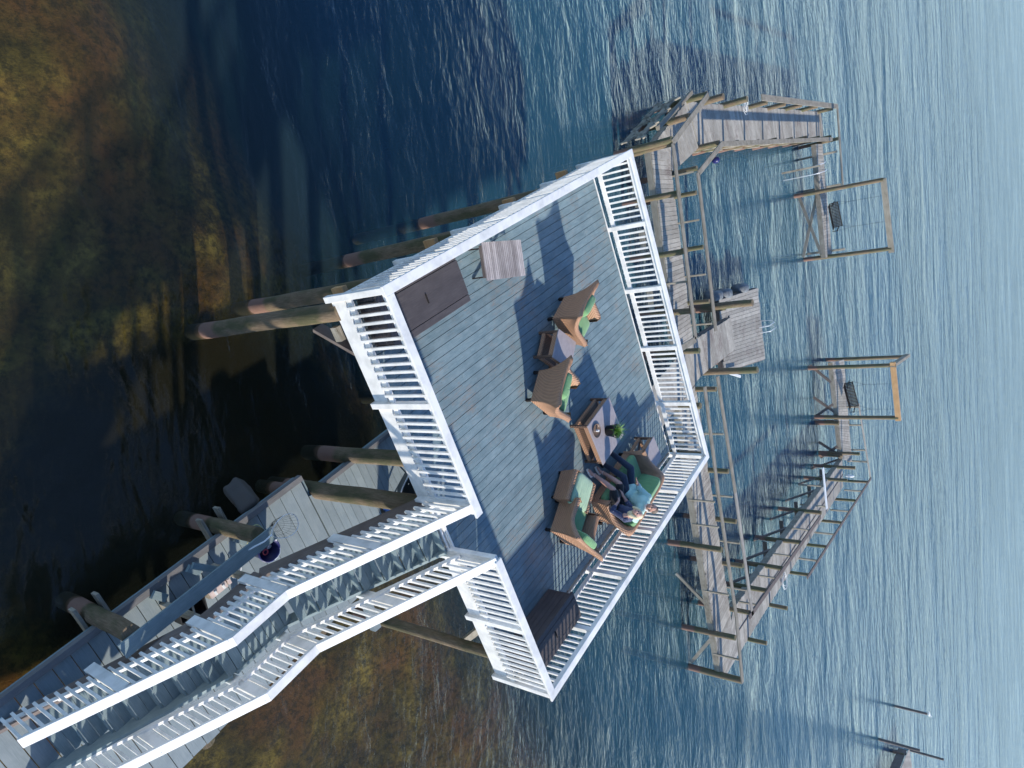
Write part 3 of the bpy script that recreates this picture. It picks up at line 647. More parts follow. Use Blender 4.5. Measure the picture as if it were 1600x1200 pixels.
# far poles and far dock
for (x, y), h, lab in (((1398, 1103), 2.3, 'lone dark pole standing in open water'), ((1373, 1155), 2.7, 'dark pole beside the small far dock, the thicker of its two'), ((1421, 1172), 2.6, 'thin dark pole just behind the small far dock')):
    t, s = px(x, y, 0); th = thing('mooring_pole', lab, 'pole', (t, s, 0), group='poles in the open water')
    b = MB(); b.tube([(t, s, -2), (t, s, h)], [.12, .10], 10); b.build('shaft', BEAMW, th)
    if 'lone' in lab:
        g = thing('gull', 'small white gull perched on the lone pole', 'bird', (t, s, h)); b = MB(); b.ell((t, s, h+.14), (.20, .085, .09)); b.ell((t+.17, s, h+.25), (.06, .05, .055)); b.tube([(t+.2, s, h+.25), (t+.29, s, h+.24)], [.015, .004], 6); b.tube([(t-.14, s, h+.15), (t-.32, s, h+.17)], [.05, .02], 8); b.build('body', WPL, g)
        b = MB(); b.tube([(t, s-.03, h), (t, s-.03, h+.08)], .008, 6); b.tube([(t, s+.03, h), (t, s+.03, h+.08)], .008, 6); b.build('legs', NEWW, g)
fd = thing('far_dock', 'small far dock with a weathered plank top at the bottom edge', 'dock', (*px(1418, 1180, .9), 0))
q = [px(1421, 1171, .95), px(1445, 1300, .95), px(1365, 1300, .95), px(1409, 1195, .95)]
q = [q[0], px(1434, 1260, .95), px(1385, 1260, .95), px(1419, 1173, .95)]
b = MB(); planks(b, q[3], q[2], q[0], q[1], .95, .2); b.build('deck_boards', PIER, fd)
b = MB(); b.bar((*q[3], .55), (*q[2], .55), .06, .6); b.build('side_board', BEAMW, fd); piles(fd, [lerp(q[3], q[2], .1), lerp(q[0], q[1], .1)], .8, .12)

# ------------------------------------------------------------------ things on the lower dock
net = thing('landing_net', 'metal hooped landing net with its handle over the rail board', 'fishing net', (3.3, -1.4, 2.0))
P0, P1, P2 = px(414, 846, 2.05), px(425, 835, 2.12), px(455, 818, 2.12)
dx, dy = P2[0]-P1[0], P2[1]-P1[1]; L = hypot(dx, dy); ux, uy = dx/L, dy/L
hoop = []
for k in range(24):
    a = 2*pi*k/24; u_ = .5-.5*cos(a); v_ = sin(a)*(.13+.09*u_); hoop.append((P1[0]+ux*u_*L*1.35-uy*v_, P1[1]+uy*u_*L*1.35+ux*v_, 2.12))
nh = MB().tube(hoop, .007, 6, closed=True).build('hoop', STEEL, net)
MB().tube([(P0[0]-ux*.35, P0[1]-uy*.35, 2.0), (*P0, 2.04), (*P1, 2.12)], .014, 8).build('handle', STEEL, net)
b = MB(); cx, cy = P1[0]+ux*L*.62, P1[1]+uy*L*.62
for k in range(0, 24, 1):
    p = hoop[k]; b.tube([p, ((p[0]+cx)/2, (p[1]+cy)/2, 1.86), (cx, cy, 1.75)], .0017, 4, caps=False)
for f, zz in ((.8, 2.0), (.55, 1.9), (.3, 1.8)): b.tube([(cx+(p[0]-cx)*f, cy+(p[1]-cy)*f, zz) for p in hoop], .0017, 4, closed=True)
b.build('mesh_bag', RUB, nh)
bk = thing('bait_bucket', 'round dark blue bucket on the pale dock under the landing net', 'bucket', (3.76, -1.33, LZ))
b = MB()
prof = [(.0, .0), (.15, 0), (.19, .33), (.205, .34), (.205, .36), (.185, .36), (.16, .05), (0, .05)]
n = 24; vs = [(r*cos(2*pi*i/n), r*sin(2*pi*i/n), z) for r, z in prof for i in range(n)]
fs = [(j*n+i, j*n+(i+1) % n, (j+1)*n+(i+1) % n, (j+1)*n+i) for j in range(len(prof)-1) for i in range(n)]
b.add(vs, fs, [[(0, 0), (1, 0), (1, 1), (0, 1)]]*len(fs), True); bb_ = b.build('body', NAVY, bk, own=True)
MB().tube([(.20*cos(a*pi/10), .20*sin(a*pi/10), .36+.02*sin(a)) for a in range(11)], .008, 6).build('handle', STEEL, bb_, own=True)
b = MB(); b.tube([(.05+.045*cos(a*pi/6), -.02+.045*sin(a*pi/6), .22) for a in range(12)], .014, 6, closed=True); b.build('red_ring', plain('pink_red', (.6, .12, .16)), bk, own=True)
b = MB(); b.ell((-.06, .05, .2), (.05, .03, .03)); b.ell((.03, .09, .19), (.03, .05, .02)); b.ell((-.03, -.09, .19), (.05, .02, .02)); b.build('tackle', WPL, bk, own=True)
coil('rope_coil', 'bundle of white rope on the pale dock between the bucket and the pale board', 3.80, -1.88, LZ, .10, ROPE, n=6)
coil('rope_coil', 'tangled yellow rope on the pale dock behind the rail board', 3.50, -1.30, LZ, .16, YROPE, n=4)
bb = thing('bait_board', 'pale weathered cutting board with cut outs on the dock', 'board', (3.83, -2.27, LZ))
b = MB(); b.box((0, 0, .17), (.11, .30, .04)); b.box((.0, .20, .17), (.09, .05, .05)); b.build('board', PINK, bb, own=True)
b = MB(); b.box((0, -.07, .21), (.07, .03, .03)); b.box((0, .08, .21), (.07, .03, .03)); b.build('clip', WPL, bb, own=True)
b = MB(); b.box((0, -.15, .08), (.1, .05, .14)); b.box((0, .15, .08), (.1, .05, .14)); b.build('foot', RAILW, bb, own=True)
cr = thing('open_crate', 'black open crate on the pale dock beside the stair stringer', 'crate', (3.78, -2.75, LZ), -.25)
b = MB()
for c_, s_ in (((0, 0, .01), (.30, .42, .02)), ((-.15, 0, .12), (.02, .42, .24)), ((.15, 0, .12), (.02, .42, .24)), ((0, -.21, .12), (.28, .02, .24)), ((0, .21, .12), (.28, .02, .24))): b.box(c_, s_)
b.build('body', RUB, cr, own=True); MB().bar((-.14, 0, .25), (.14, 0, .25), .03, .02).build('handle', RAILW, cr, own=True)
wb = thing('wheelbarrow', 'dark grey wheelbarrow parked on the pale dock beneath the raised deck', 'wheelbarrow', (4.55, 1.75, LZ), radians(205))
b = MB(); G = []
for i, (z, kx, ky) in enumerate(((.68, .33, .48), (.42, .24, .32), (.40, .01, .01))):
    G.append([(kx*math.copysign(abs(cos(a*pi/12))**.5, cos(a*pi/12)), ky*math.copysign(abs(sin(a*pi/12))**.5, sin(a*pi/12)), z) for a in range(25)])
b.grid(G); b.build('tray', TRAY, wb, own=True); MB().tube([(p[0], p[1], .68) for p in G[0][:-1]], .014, 6, closed=True).build('rim', STEEL, wb, own=True)
b = MB(); b.tube([(0, .52+.19*cos(a*pi/10), .19+.19*sin(a*pi/10)) for a in range(20)], .042, 8, closed=True); wh = b.build('wheel', RUB, wb, own=True)
MB().box((0, .52, .19), (.05, .24, .24)).build('hub', BLUEP, wh, own=True)
for sx_ in (-1, 1):
    MB().tube([(sx_*.06, .52, .19), (sx_*.2, -.1, .4), (sx_*.3, -.85, .62)], .018, 8).build('handle', TRAY, wb, own=True); MB().tube([(sx_*.2, -.15, .4), (sx_*.22, -.35, 0)], .016, 8).build('leg', TRAY, wb, own=True)
b = MB(); vs0 = len(b.v); b.ell((0, 0, 0), (.21, .19, .32), 30, 20, .45)
from mathutils import noise as mnoise
b.v = [tuple(Vector(p)*(1+.30*mnoise.noise(Vector(p)*2.6)+.10*mnoise.noise(Vector(p)*9))) for p in b.v]
rk = b.build('boulder', ROCK, None); rk.location = W(2.85, -.85, .18); rk.rotation_euler = (.5, .6, 1.0); tag(rk, 'grey boulder standing out of the dark water beside the dock', 'rock')

# ------------------------------------------------------------------ wicker seating
def lp3(a, b, k): return tuple(a[i]+(b[i]-a[i])*k for i in range(len(a)))
def ucurve(pts, n):                     # resample a polyline with slightly rounded corners
    out = []; L = [0]
    for a, b in zip(pts[:-1], pts[1:]): L.append(L[-1]+hypot(b[0]-a[0], b[1]-a[1]))
    for i in range(n+1):
        d = L[-1]*i/n; k = max(j for j in range(len(L)-1) if L[j] <= d+1e-9); f = (d-L[k])/(L[k+1]-L[k]); out.append(lp3(pts[k], pts[k+1], min(1, f)))
    return out
def wicker_seat(name, label, cat, t, s, heading, wd=.66, seats=1, group=None, cush=None, soft=False):
    """heading in degrees in the deck frame; +y of the local frame is where the sitter looks"""
    th = thing(name, label, cat, (t, s, DK), radians(heading-90), group)
    h = wd/2; n1, n2, n3 = 12, 16, 12
    def side(prof):                     # prof: list of (x half width, y) front->back for arm, returns U path
        return prof
    def U(hf, yf, hb, yb, bow=0):       # front half width, front y, back half width, back y
        L = []
        for i in range(n1): k = i/n1; L.append((-(hf+(hb-hf)*k), yf+(yb-yf)*k))
        for i in range(n2+1): k = i/n2; x = -hb+2*hb*k; L.append((x, yb+bow*(1-(x/hb)**2)))
        for i in range(n3-1, -1, -1): k = i/n3; L.append(((hf+(hb-hf)*k), yf+(yb-yf)*k))
        return L
    N = n1+n2+n3+1
    if soft:
        U0_ = U
        def U(hf, yf, hb, yb, bow=0):
            L = U0_(hf, yf, hb, yb, 0)
            for _ in range(9): L = [L[0]] + [((a[0]+2*b_[0]+c_[0])/4, (a[1]+2*b_[1]+c_[1])/4) for a, b_, c_ in zip(L[:-2], L[1:-1], L[2:])] + [L[-1]]
            return L
    def topz(i):
        if i <= n1: k = i/n1
        elif i <= n1+n2: k = None
        else: k = (N-1-i)/n3
        if k is None:
            x = abs((i-n1)/n2*2-1); return .84 if soft else .81+.085*x**2.2
        return (.585+.03*k+.225*(3*max(0, (k-.35)/.65)**2-2*max(0, (k-.35)/.65)**3)) if soft else .585+.035*k+.275*max(0, (k-.45)/.55)**1.7
    bot = U(h, .36, h-.02, -.30); top = U(h+.10, .37, h+.17, -.45, .05); itop = U(h-.03, .36, h+.04, -.33, .0) if soft else U(h-.03, .36, h+.06, -.36, .03); ibot = U(h-.07, .34, h-.08, -.22)
    G = []
    for j in range(9):
        k = j/8; f = k**1.9; row = []
        for i in range(N):
            b0, t0 = bot[i], top[i]; row.append((b0[0]+(t0[0]-b0[0])*f, b0[1]+(t0[1]-b0[1])*f, .13+(topz(i)-.03-.13)*k))
        G.append(row)
    mid = [(lp3(top[i], itop[i], .5)) for i in range(N)]
    rim0 = [(top[i][0]+(top[i][0]-itop[i][0])*.10, top[i][1], topz(i)-.01) for i in range(N)]
    rimm = [(mid[i][0], mid[i][1], topz(i)+.018) for i in range(N)]; rim1 = [(itop[i][0], itop[i][1], topz(i)-.012) for i in range(N)]
    inn = [[(itop[i][0]+(ibot[i][0]-itop[i][0])*k, itop[i][1]+(ibot[i][1]-itop[i][1])*k, topz(i)-.012+(.27-topz(i))*k) for i in range(N)] for k in (.33, .66, 1)]
    MB().grid(G+[rim0, rimm, rim1]+inn).build('shell', WICK, th, own=True)
    for sg in (-1, 1):                  # rounded arm fronts
        b = MB()
        o0 = [(sg*abs(G[j][0][0]), G[j][0][1], G[j][0][2]) for j in range(9)] + [(sg*abs(rimm[0][0]), rimm[0][1]+.02, rimm[0][2])]
        i0 = [(sg*(h-.09), .36, .13+.055*j) for j in range(9)] + [(sg*abs(rimm[0][0]), rimm[0][1]+.02, rimm[0][2]-.01)]
        b.grid([o0, [( (p[0]+q[0])/2, .405, (p[2]+q[2])/2) for p, q in zip(o0, i0)], i0])
        b.build('arm_front', WICK, th, own=True)
    b = MB(); b.box((0, .335, .20), (2*h-.10, .05, .16)); b.build('apron', WICK, th, own=True)
    b = MB(); b.box((0, .02, .27), (2*h-.12, .62, .03)); b.build('seat_deck', WICKD, th, own=True)
    for sx_ in (-1, 1):
        for sy_ in (.32, -.27): MB().bar((sx_*(h-.05), sy_, 0), (sx_*(h-.06), sy_, .15), .05, .05).build('leg', DARKM, th, own=True)
    cw = (2*h-.16)/seats
    for k in range(seats):
        x = -h+.08+cw*(k+.5)
        MB().ell((x, .07, .365), (cw/2-.004, .33, .085), 32, 14, .28, e2=.45).build('seat_cushion', GREEN, th, own=True)
        R = Matrix.Rotation(radians(14), 3, 'X')
        MB().ell((x, -.235, .62), (cw/2+.005, .085, .25), 32, 14, .45, R, .35).build('back_cushion', cush or GREEN, th, own=True)
    return th
wicker_seat('wicker_chair', 'high backed wicker chair with green cushions standing alone beyond the small side table', 'chair', 2.42, 4.60, 20, group='wicker chairs')
wicker_seat('wicker_chair', 'high backed wicker chair with green cushions between the side table and the coffee table', 'chair', 3.32, 3.28, 36, group='wicker chairs')
wicker_seat('wicker_chair', 'wicker chair with green cushions turned sideways next to the ottoman', 'chair', 5.78, 2.58, 118, group='wicker chairs')
wicker_seat('wicker_loveseat', 'wicker two seat sofa with green cushions along the white railing where the couple sits', 'sofa', 6.28, 4.42, 184.5, 1.66, 2, soft=True)

ot = thing('ottoman', 'square wicker ottoman with a pale green cushion and rolled sides', 'ottoman', (5.34, 3.02, DK), radians(32))
b = MB(); G = []
prof = [(-.30, .06), (-.315, .2), (-.35, .32), (-.39, .40), (-.385, .455), (-.34, .475), (-.29, .44), (-.26, .36), (-.1, .33), (.1, .33), (.26, .36), (.29, .44), (.34, .475), (.385, .455), (.39, .40), (.35, .32), (.315, .2), (.30, .06)]
for y in (-.30, .30): G.append([(x, y*(.93 if z < .2 else 1), z) for x, z in prof])
b.grid(G)
for sy_ in (-.30, .30):
    m_ = len(prof)//2; b.grid([[(x, sy_*(.93 if z < .2 else 1), z) for x, z in prof[:m_]], [(x, sy_*(.93 if z < .2 else 1), z) for x, z in prof[:m_-1:-1]]], False)
b.build('body', WICK, ot, own=True)
MB().ell((0, 0, .41), (.285, .33, .085), 32, 14, .25, e2=.5).build('cushion', GREENP, ot, own=True)
for sx_ in (-1, 1):
    for sy_ in (-1, 1): MB().bar((sx_*.26, sy_*.25, 0), (sx_*.26, sy_*.25, .08), .05, .05).build('leg', DARKM, ot, own=True)

def wicker_table(name, label, cat, t, s, rot, lx, ly, h, shelf, group=None):
    th = thing(name, label, cat, (t, s, DK), radians(rot), group); X, Y = lx/2, ly/2
    for sx_ in (-1, 1):
        for sy_ in (-1, 1): MB().bar((sx_*(X-.03), sy_*(Y-.03), 0), (sx_*(X-.03), sy_*(Y-.03), h-.03), .045, .045).build('leg', WICKD, th, own=True)
    for nm, zc, hh in (('upper_apron', h-.085, .09), ('lower_apron', .12, .07)):
        b = MB()
        for sy_ in (-1, 1): b.grid([[(-X+.05, sy_*(Y-.012), zc-hh/2), (X-.05, sy_*(Y-.012), zc-hh/2)], [(-X+.05, sy_*(Y-.008), zc+hh/2), (X-.05, sy_*(Y-.008), zc+hh/2)], [(-X+.05, sy_*(Y-.05), zc+hh/2), (X-.05, sy_*(Y-.05), zc+hh/2)], [(-X+.05, sy_*(Y-.05), zc-hh/2), (X-.05, sy_*(Y-.05), zc-hh/2)]], False)
        for sx_ in (-1, 1): b.grid([[(sx_*(X-.012), -Y+.05, zc-hh/2), (sx_*(X-.012), Y-.05, zc-hh/2)], [(sx_*(X-.008), -Y+.05, zc+hh/2), (sx_*(X-.008), Y-.05, zc+hh/2)], [(sx_*(X-.05), -Y+.05, zc+hh/2), (sx_*(X-.05), Y-.05, zc+hh/2)], [(sx_*(X-.05), -Y+.05, zc-hh/2), (sx_*(X-.05), Y-.05, zc-hh/2)]], False)
        b.build(nm, WICK, th, own=True)
    if shelf: MB().box((0, 0, .135), (lx-.11, ly-.11, .02)).build('shelf', WICKD, th, own=True)
    else:
        b = MB(); b.bar((-X+.05, -Y+.05, .13), (X-.05, Y-.05, .13), .035, .03); b.bar((-X+.05, Y-.05, .131), (X-.05, -Y+.05, .131), .035, .03); b.build('cross_brace', WICKD, th, own=True)
    MB().box((0, 0, h-.012), (lx+.02, ly+.02, .022)).build('table_top', GLASST, th, own=True, bevel=.006)
    return th
wicker_table('coffee_table', 'square wicker coffee table with a grey top and the potted plant on it', 'table', 4.80, 4.37, 6, .95, .97, .44, True)
wicker_table('side_table', 'small wicker side table with a grey top between the two high backed chairs', 'table', 2.73, 3.84, 40, .58, .55, .47, True, 'wicker side tables')
wicker_table('side_table', 'small wicker side table with a grey top beside the sofa at the railing corner', 'table', 6.25, 5.72, 8, .58, .56, .48, False, 'wicker side tables')

# potted plant
pt, ps = px(949, 673, DK+.44); pp = thing('potted_plant', 'black pot of bright green spiky grass on the coffee table', 'plant', (pt, ps, DK+.44))
prof = [(0, 0), (.105, 0), (.135, .20), (.145, .20), (.145, .235), (.125, .235), (.12, .19), (0, .19)]; n = 24
b = MB(); vs = [(r*cos(2*pi*i/n), r*sin(2*pi*i/n), z) for r, z in prof for i in range(n)]; fs = [(j*n+i, j*n+(i+1) % n, (j+1)*n+(i+1) % n, (j+1)*n+i) for j in range(len(prof)-1) for i in range(n)]
b.add(vs, fs, [[(0, 0), (1, 0), (1, 1), (0, 1)]]*len(fs), True); b.build('pot', BLACKP, pp, own=True)
LEAF = plain('grass_green', (.13, .27, .04), .5)
b = MB()
for i in range(150):
    a = random.random()*2*pi; r0_ = random.random()*.07; el = random.uniform(.35, 1.5); L = random.uniform(.12, .26); wd = .006
    p = Vector((r0_*cos(a), r0_*sin(a), .2)); pts = []
    for k in range(5): pts.append(p.copy()); p = p + Vector((cos(a)*cos(el), sin(a)*cos(el), sin(el)))*L/4; el -= .25
    sd_ = Vector((-sin(a), cos(a), 0)); G = [[q-sd_*wd*(1-k/4.2), q+sd_*wd*(1-k/4.2)] for k, q in enumerate(pts)]; b.grid(G)
b.build('leaves', LEAF, pp, own=True)
ct, cs = px(931, 673, DK+.44); cdish = thing('candle_dish', 'round brown glass candle dish beside the plant pot on the coffee table', 'dish', (ct, cs, DK+.44))
prof = [(0, .002), (.10, .002), (.135, .03), (.14, .03), (.105, .014), (0, .014)]; b = MB()
vs = [(r*cos(2*pi*i/n), r*sin(2*pi*i/n), z) for r, z in prof for i in range(n)]; fs = [(j*n+i, j*n+(i+1) % n, (j+1)*n+(i+1) % n, (j+1)*n+i) for j in range(len(prof)-1) for i in range(n)]
b.add(vs, fs, [[(0, 0), (1, 0), (1, 1), (0, 1)]]*len(fs), True); b.build('dish', plain('brown_glass', (.17, .115, .085), .2), cdish, own=True)
MB().tube([(0, 0, .014), (0, 0, .07)], .022, 10).build('candle', WPL, cdish, own=True)

# storage boxes
def storage(label, t0, t1, s0, s1, h, strips):
    th = thing('storage_box', label, 'storage box', ((t0+t1)/2, (s0+s1)/2, DK), None, 'plastic storage boxes'); z0 = DK
    b = MB(); n = 5
    for (a, c) in (((t0+.03, s0+.03), (t0+.03, s1-.03)), ((t1-.03, s0+.03), (t1-.03, s1-.03)), ((t0+.06, s0+.03), (t1-.06, s0+.03)), ((t0+.06, s1-.03), (t1-.06, s1-.03))):
        for k in range(n): zc = z0+.03+(h-.08)*(k+.5)/n; b.bar((*a, zc), (*c, zc), .03, (h-.08)/n-.006)
    b.build('body', BOXM, th)
    b = MB(); b.quad((t0+.1, s0-.005), (t0+.1, s1+.005), (t1-.105, s1+.005), (t1-.105, s0-.005), z0+h-.05, z0+h)
    b.quad((t0-.01, s0-.005), (t0-.01, s1+.005), (t0+.092, s1+.005), (t0+.092, s0-.005), z0+h-.05, z0+h-.004)
    b.quad((t1-.097, s0-.005), (t1-.097, s1+.005), (t1+.01, s1+.005), (t1+.01, s0-.005), z0+h-.05, z0+h-.004)
    ld_ = b.build('lid', BOXM, th, bevel=.006)
    MB().bar(((t0+t1)/2-.07, (s0+s1)/2, z0+h+.008), ((t0+t1)/2+.07, (s0+s1)/2, z0+h+.008), .02, .012).build('lid_handle', DARKM, ld_)
    return th
storage('dark grey brown storage box in full sun in the corner above the two piles', .17, .93, .20, 1.92, .48, 3)
storage('dark storage box half in shade in the outer corner with striped railing shadows', 6.62, 7.17, .17, 1.72, .58, 3)

# folding teak table
k = [px(752, 378, DK+.42), px(814, 375, DK+.42), px(821, 430, DK+.42), px(762, 439, DK+.42)]
cx, cy = sum(p[0] for p in k)/4, sum(p[1] for p in k)/4; ang = atan2(k[1][1]-k[0][1]+k[2][1]-k[3][1], k[1][0]-k[0][0]+k[2][0]-k[3][0]); LX = .5*(hypot(k[1][0]-k[0][0], k[1][1]-k[0][1])+hypot(k[2][0]-k[3][0], k[2][1]-k[3][1])); LY = .5*(hypot(k[3][0]-k[0][0], k[3][1]-k[0][1])+hypot(k[2][0]-k[1][0], k[2][1]-k[1][1]))
tt = thing('slatted_table', 'low folding table with a top of narrow weathered grey slats', 'table', (cx, cy, DK), ang)
b = MB(); n = 22
for i in range(n): b.box((-LX/2+LX*(i+.5)/n, 0, .41), (LX/n*.80, LY, .022))
b.build('slatted_top', TEAK, tt, own=True)
b = MB()
for sy_ in (-1, 1): b.bar((-LX/2, sy_*(LY/2-.06), .375), (LX/2, sy_*(LY/2-.06), .375), .03, .045)
for sx_ in (-1, 1): b.bar((sx_*(LX/2-.01), -LY/2+.05, .372), (sx_*(LX/2-.01), LY/2-.05, .372), .025, .06)
b.build('frame', BEAMW, tt, own=True)
for sy_ in (-1, 1):
    for d_ in (-1, 1): MB().bar((d_*.40, sy_*(LY/2-.09-.02*d_), .0), (-d_*.34, sy_*(LY/2-.09-.02*d_), .36), .022, .035).build('leg', DARKM, tt, own=True)

# ------------------------------------------------------------------ people
def remesh(b, name, mat, parent, vox=.009, smooth=2):
    """fuse the collected shapes into one continuous skin"""
    ob = b.build(name+'_tmp', mat, parent)
    m = ob.modifiers.new('r', 'REMESH'); m.mode = 'VOXEL'; m.voxel_size = vox; m.use_smooth_shade = True
    if smooth: sm = ob.modifiers.new('s', 'SMOOTH'); sm.factor = .5; sm.iterations = smooth
    dg = bpy.context.evaluated_depsgraph_get(); me = bpy.data.meshes.new_from_object(ob.evaluated_get(dg)); me.name = name
    old = ob.data; ob.modifiers.clear(); ob.data = me; bpy.data.meshes.remove(old); ob.name = name
    if not me.materials: me.materials.append(mat)
    me.polygons.foreach_set('use_smooth', [True]*len(me.polygons)); return ob
def limb(b, pts, rs, n=12):
    """tapered limb with round joints"""
    P = []; Rr = []
    for (p, q, r0_, r1_) in zip(pts[:-1], pts[1:], rs[:-1], rs[1:]):
        p, q = Vector(p), Vector(q); k = 6
        b.tube([p+(q-p)*i/k for i in range(k+1)], [r0_+(r1_-r0_)*i/k for i in range(k+1)], n)
    for p, r in zip(pts, rs): b.ell(p, (r, r, r), n, 8)
def hand(b, wrist, fwd, palm_n, size=1.0, curl=.5, spread=.25, thumb=1):
    f = Vector(fwd).normalized(); nrm = Vector(palm_n); nrm = (nrm - f*nrm.dot(f)).normalized(); sd_ = f.cross(nrm); w = Vector(wrist)
    R = Matrix((sd_, f, nrm)).transposed()
    b.ell(w+f*.048*size, (.040*size, .052*size, .017*size), 14, 8, .8, R)
    limb(b, [w-f*.03, w+f*.03*size], [.026*size, .028*size])
    for i, (off, L) in enumerate(((-.030, .062), (-.010, .075), (.011, .070), (.030, .055))):
        p = w + f*.088*size + sd_*off*size; d = (f + sd_*(i-1.5)*spread*.22).normalized(); pts = [p]; c = curl*(.6+.15*i)
        for j, seg in enumerate((.45, .32, .23)):
            d = (d*cos(c*.7) - nrm*sin(c*.7)).normalized(); p = p + d*L*seg*size*1.15; pts.append(p)
        limb(b, pts, [.0095*size, .009*size, .0085*size, .0075*size], 8)
    p = w + f*.025*size + sd_*(-.036*thumb)*size; d = (f*.7 + sd_*(-.75*thumb) - nrm*.25).normalized()
    limb(b, [p, p+d*.035*size, p+d*.035*size+(f*.9 - sd_*.25*thumb - nrm*.2).normalized()*.034*size], [.013*size, .011*size, .009*size], 8)
def head(b, c, face, up, size=1.0, jaw=1.0):
    F = Vector(face).normalized(); U = Vector(up); U = (U - F*U.dot(F)).normalized(); R = F.cross(U); Mx = Matrix((R, F, U)).transposed(); c = Vector(c)
    H = lambda x, y, z: c + Mx@Vector((x, y, z))*size
    b.ell(H(0, -.012, .025), (.076*size, .094*size, .092*size), 20, 14, 1, Mx)
    b.ell(H(0, .022, -.035), (.058*size*jaw, .068*size, .075*size), 18, 12, 1, Mx)
    b.ell(H(0, .062, -.085), (.026*size, .026*size, .022*size), 12, 8, 1, Mx)
    limb(b, [H(0, .082, .022), H(0, .103, -.012), H(0, .100, -.022)], [.009*size, .014*size, .013*size], 8)
    for s_ in (-1, 1):
        b.ell(H(s_*.012, .097, -.018), (.008*size,)*3, 8, 6); b.ell(H(s_*.079, -.008, -.005), (.010*size, .020*size, .030*size), 10, 8, 1, Mx)
        b.ell(H(s_*.030, .078, .032), (.022*size, .010*size, .008*size), 10, 6, 1, Mx); b.ell(H(s_*.035, .062, -.025), (.02*size, .02*size, .02*size), 10, 6)
    b.ell(H(0, .086, -.052), (.023*size, .010*size, .008*size), 10, 6, 1, Mx)
    return H, Mx
SKIN = plain('skin_tan', (.50, .27, .20), .55); SKIN2 = plain('skin_rosy', (.56, .32, .25), .55)
EYE = plain('eye_dark', (.02, .015, .012), .3); LIP = plain('lips', (.36, .12, .10), .5)
def face_bits(th, H, Mx, size):
    for s_ in (-1, 1): MB().ell(H(s_*.030, .083, .012), (.0125*size, .006*size, .0075*size), 10, 6, 1, Mx).build('eye', EYE, th)
    MB().ell(H(0, .094, -.052), (.021*size, .005*size, .0055*size), 10, 6, 1, Mx).build('mouth', LIP, th)

# man
mn = thing('person', 'man in a teal shirt and dark jeans on the sofa raising one hand', 'person', (6.2, 4.3, DK), group=None)
LS, HS = 6.2, DK
hipL, hipR = (6.30, 4.42, 4.68), (6.32, 4.22, 4.68); kneL, kneR = (5.86, 4.62, 4.72), (5.86, 4.30, 4.71); ankL, ankR = (5.50, 4.66, 4.30), (5.66, 4.40, 4.27)
chest = (6.42, 4.22, 5.0); waist = (6.36, 4.30, 4.78); neck = (6.42, 4.10, 5.17); shL, shR = (6.38, 4.38, 5.08), (6.44, 3.98, 5.08)
elL = (6.16, 4.36, 4.96); wrL = (5.93, 4.24, 5.03); elR = (6.54, 3.82, 5.02); wrR = (6.30, 3.64, 5.05)
hc = (6.37, 4.04, 5.33); fdir = (-.80, -.38, .38)
def person_core(b, P, hs, r=1.0):
    limb(b, [P['waist'], P['chest']], [.135*r, .155*r], 16); limb(b, [P['shL'], P['chest'], P['shR']], [.07*r, .12*r, .07*r], 14); limb(b, [P['chest'], P['neck']], [.09*r, .055*r]); limb(b, [P['neck'], P['hc']], [.055*r, .055*r])
    limb(b, [P['hipL'], P['waist'], P['hipR']], [.11*r, .13*r, .11*r], 14)
    for k in 'LR':
        limb(b, [P['hip'+k], P['kne'+k]], [.095*r, .062*r], 14); limb(b, [P['kne'+k], lp3(P['kne'+k], P['ank'+k], .35), P['ank'+k]], [.060*r, .060*r, .040*r], 14)
        limb(b, [P['sh'+k], P['el'+k]], [.058*r, .044*r]); limb(b, [P['el'+k], lp3(P['el'+k], P['wr'+k], .3), P['wr'+k]], [.043*r, .042*r, .027*r])
PM = dict(hipL=hipL, hipR=hipR, kneL=kneL, kneR=kneR, ankL=ankL, ankR=ankR, chest=chest, waist=waist, neck=neck, shL=shL, shR=shR, elL=elL, wrL=wrL, elR=elR, wrR=wrR, hc=hc)
b = MB(); person_core(b, PM, 1); H, Mx = head(b, hc, fdir, (.1, -.1, 1))
hand(b, wrL, (-.80, -.62, .40), (.1, -.4, -.9), 1.15, .08, .9, 1); hand(b, wrR, (-.5, -.55, -.25), (.1, .4, .9), 1.0, .4, .3, 1)
for a_ in (ankL, ankR): limb(b, [a_, (a_[0]-.14, a_[1]+.01, a_[2]-.05)], [.04, .035])
remesh(b, 'body', SKIN, mn); face_bits(mn, H, Mx, 1)
TEAL = fabric('teal_shirt', (.40, .60, .54)); DENIM = fabric('dark_denim', (.018, .032, .060)); HAIRM = plain('grey_brown_hair', (.13, .095, .075), .7); WH = fabric('white_collar', (.62, .62, .60))
b = MB(); limb(b, [(6.35, 4.32, 4.74), chest], [.155, .175], 18); limb(b, [shL, chest, shR], [.088, .14, .088], 14); limb(b, [chest, lp3(chest, neck, .6)], [.12, .085]); limb(b, [shL, elL], [.076, .062]); limb(b, [elL, lp3(elL, wrL, .55)], [.062, .052]); limb(b, [shR, elR, lp3(elR, wrR, .5)], [.076, .062, .052])
limb(b, [(6.22, 4.42, 4.74), (6.24, 4.24, 4.74)], [.11, .11])
remesh(b, 'shirt', TEAL, mn)
b = MB()
for k in 'LR': limb(b, [PM['hip'+k], PM['kne'+k]], [.105, .074], 14); limb(b, [PM['kne'+k], PM['ank'+k]], [.072, .052], 14)
limb(b, [hipL, (6.36, 4.32, 4.72), hipR], [.122, .13, .122], 14); remesh(b, 'jeans', DENIM, mn)
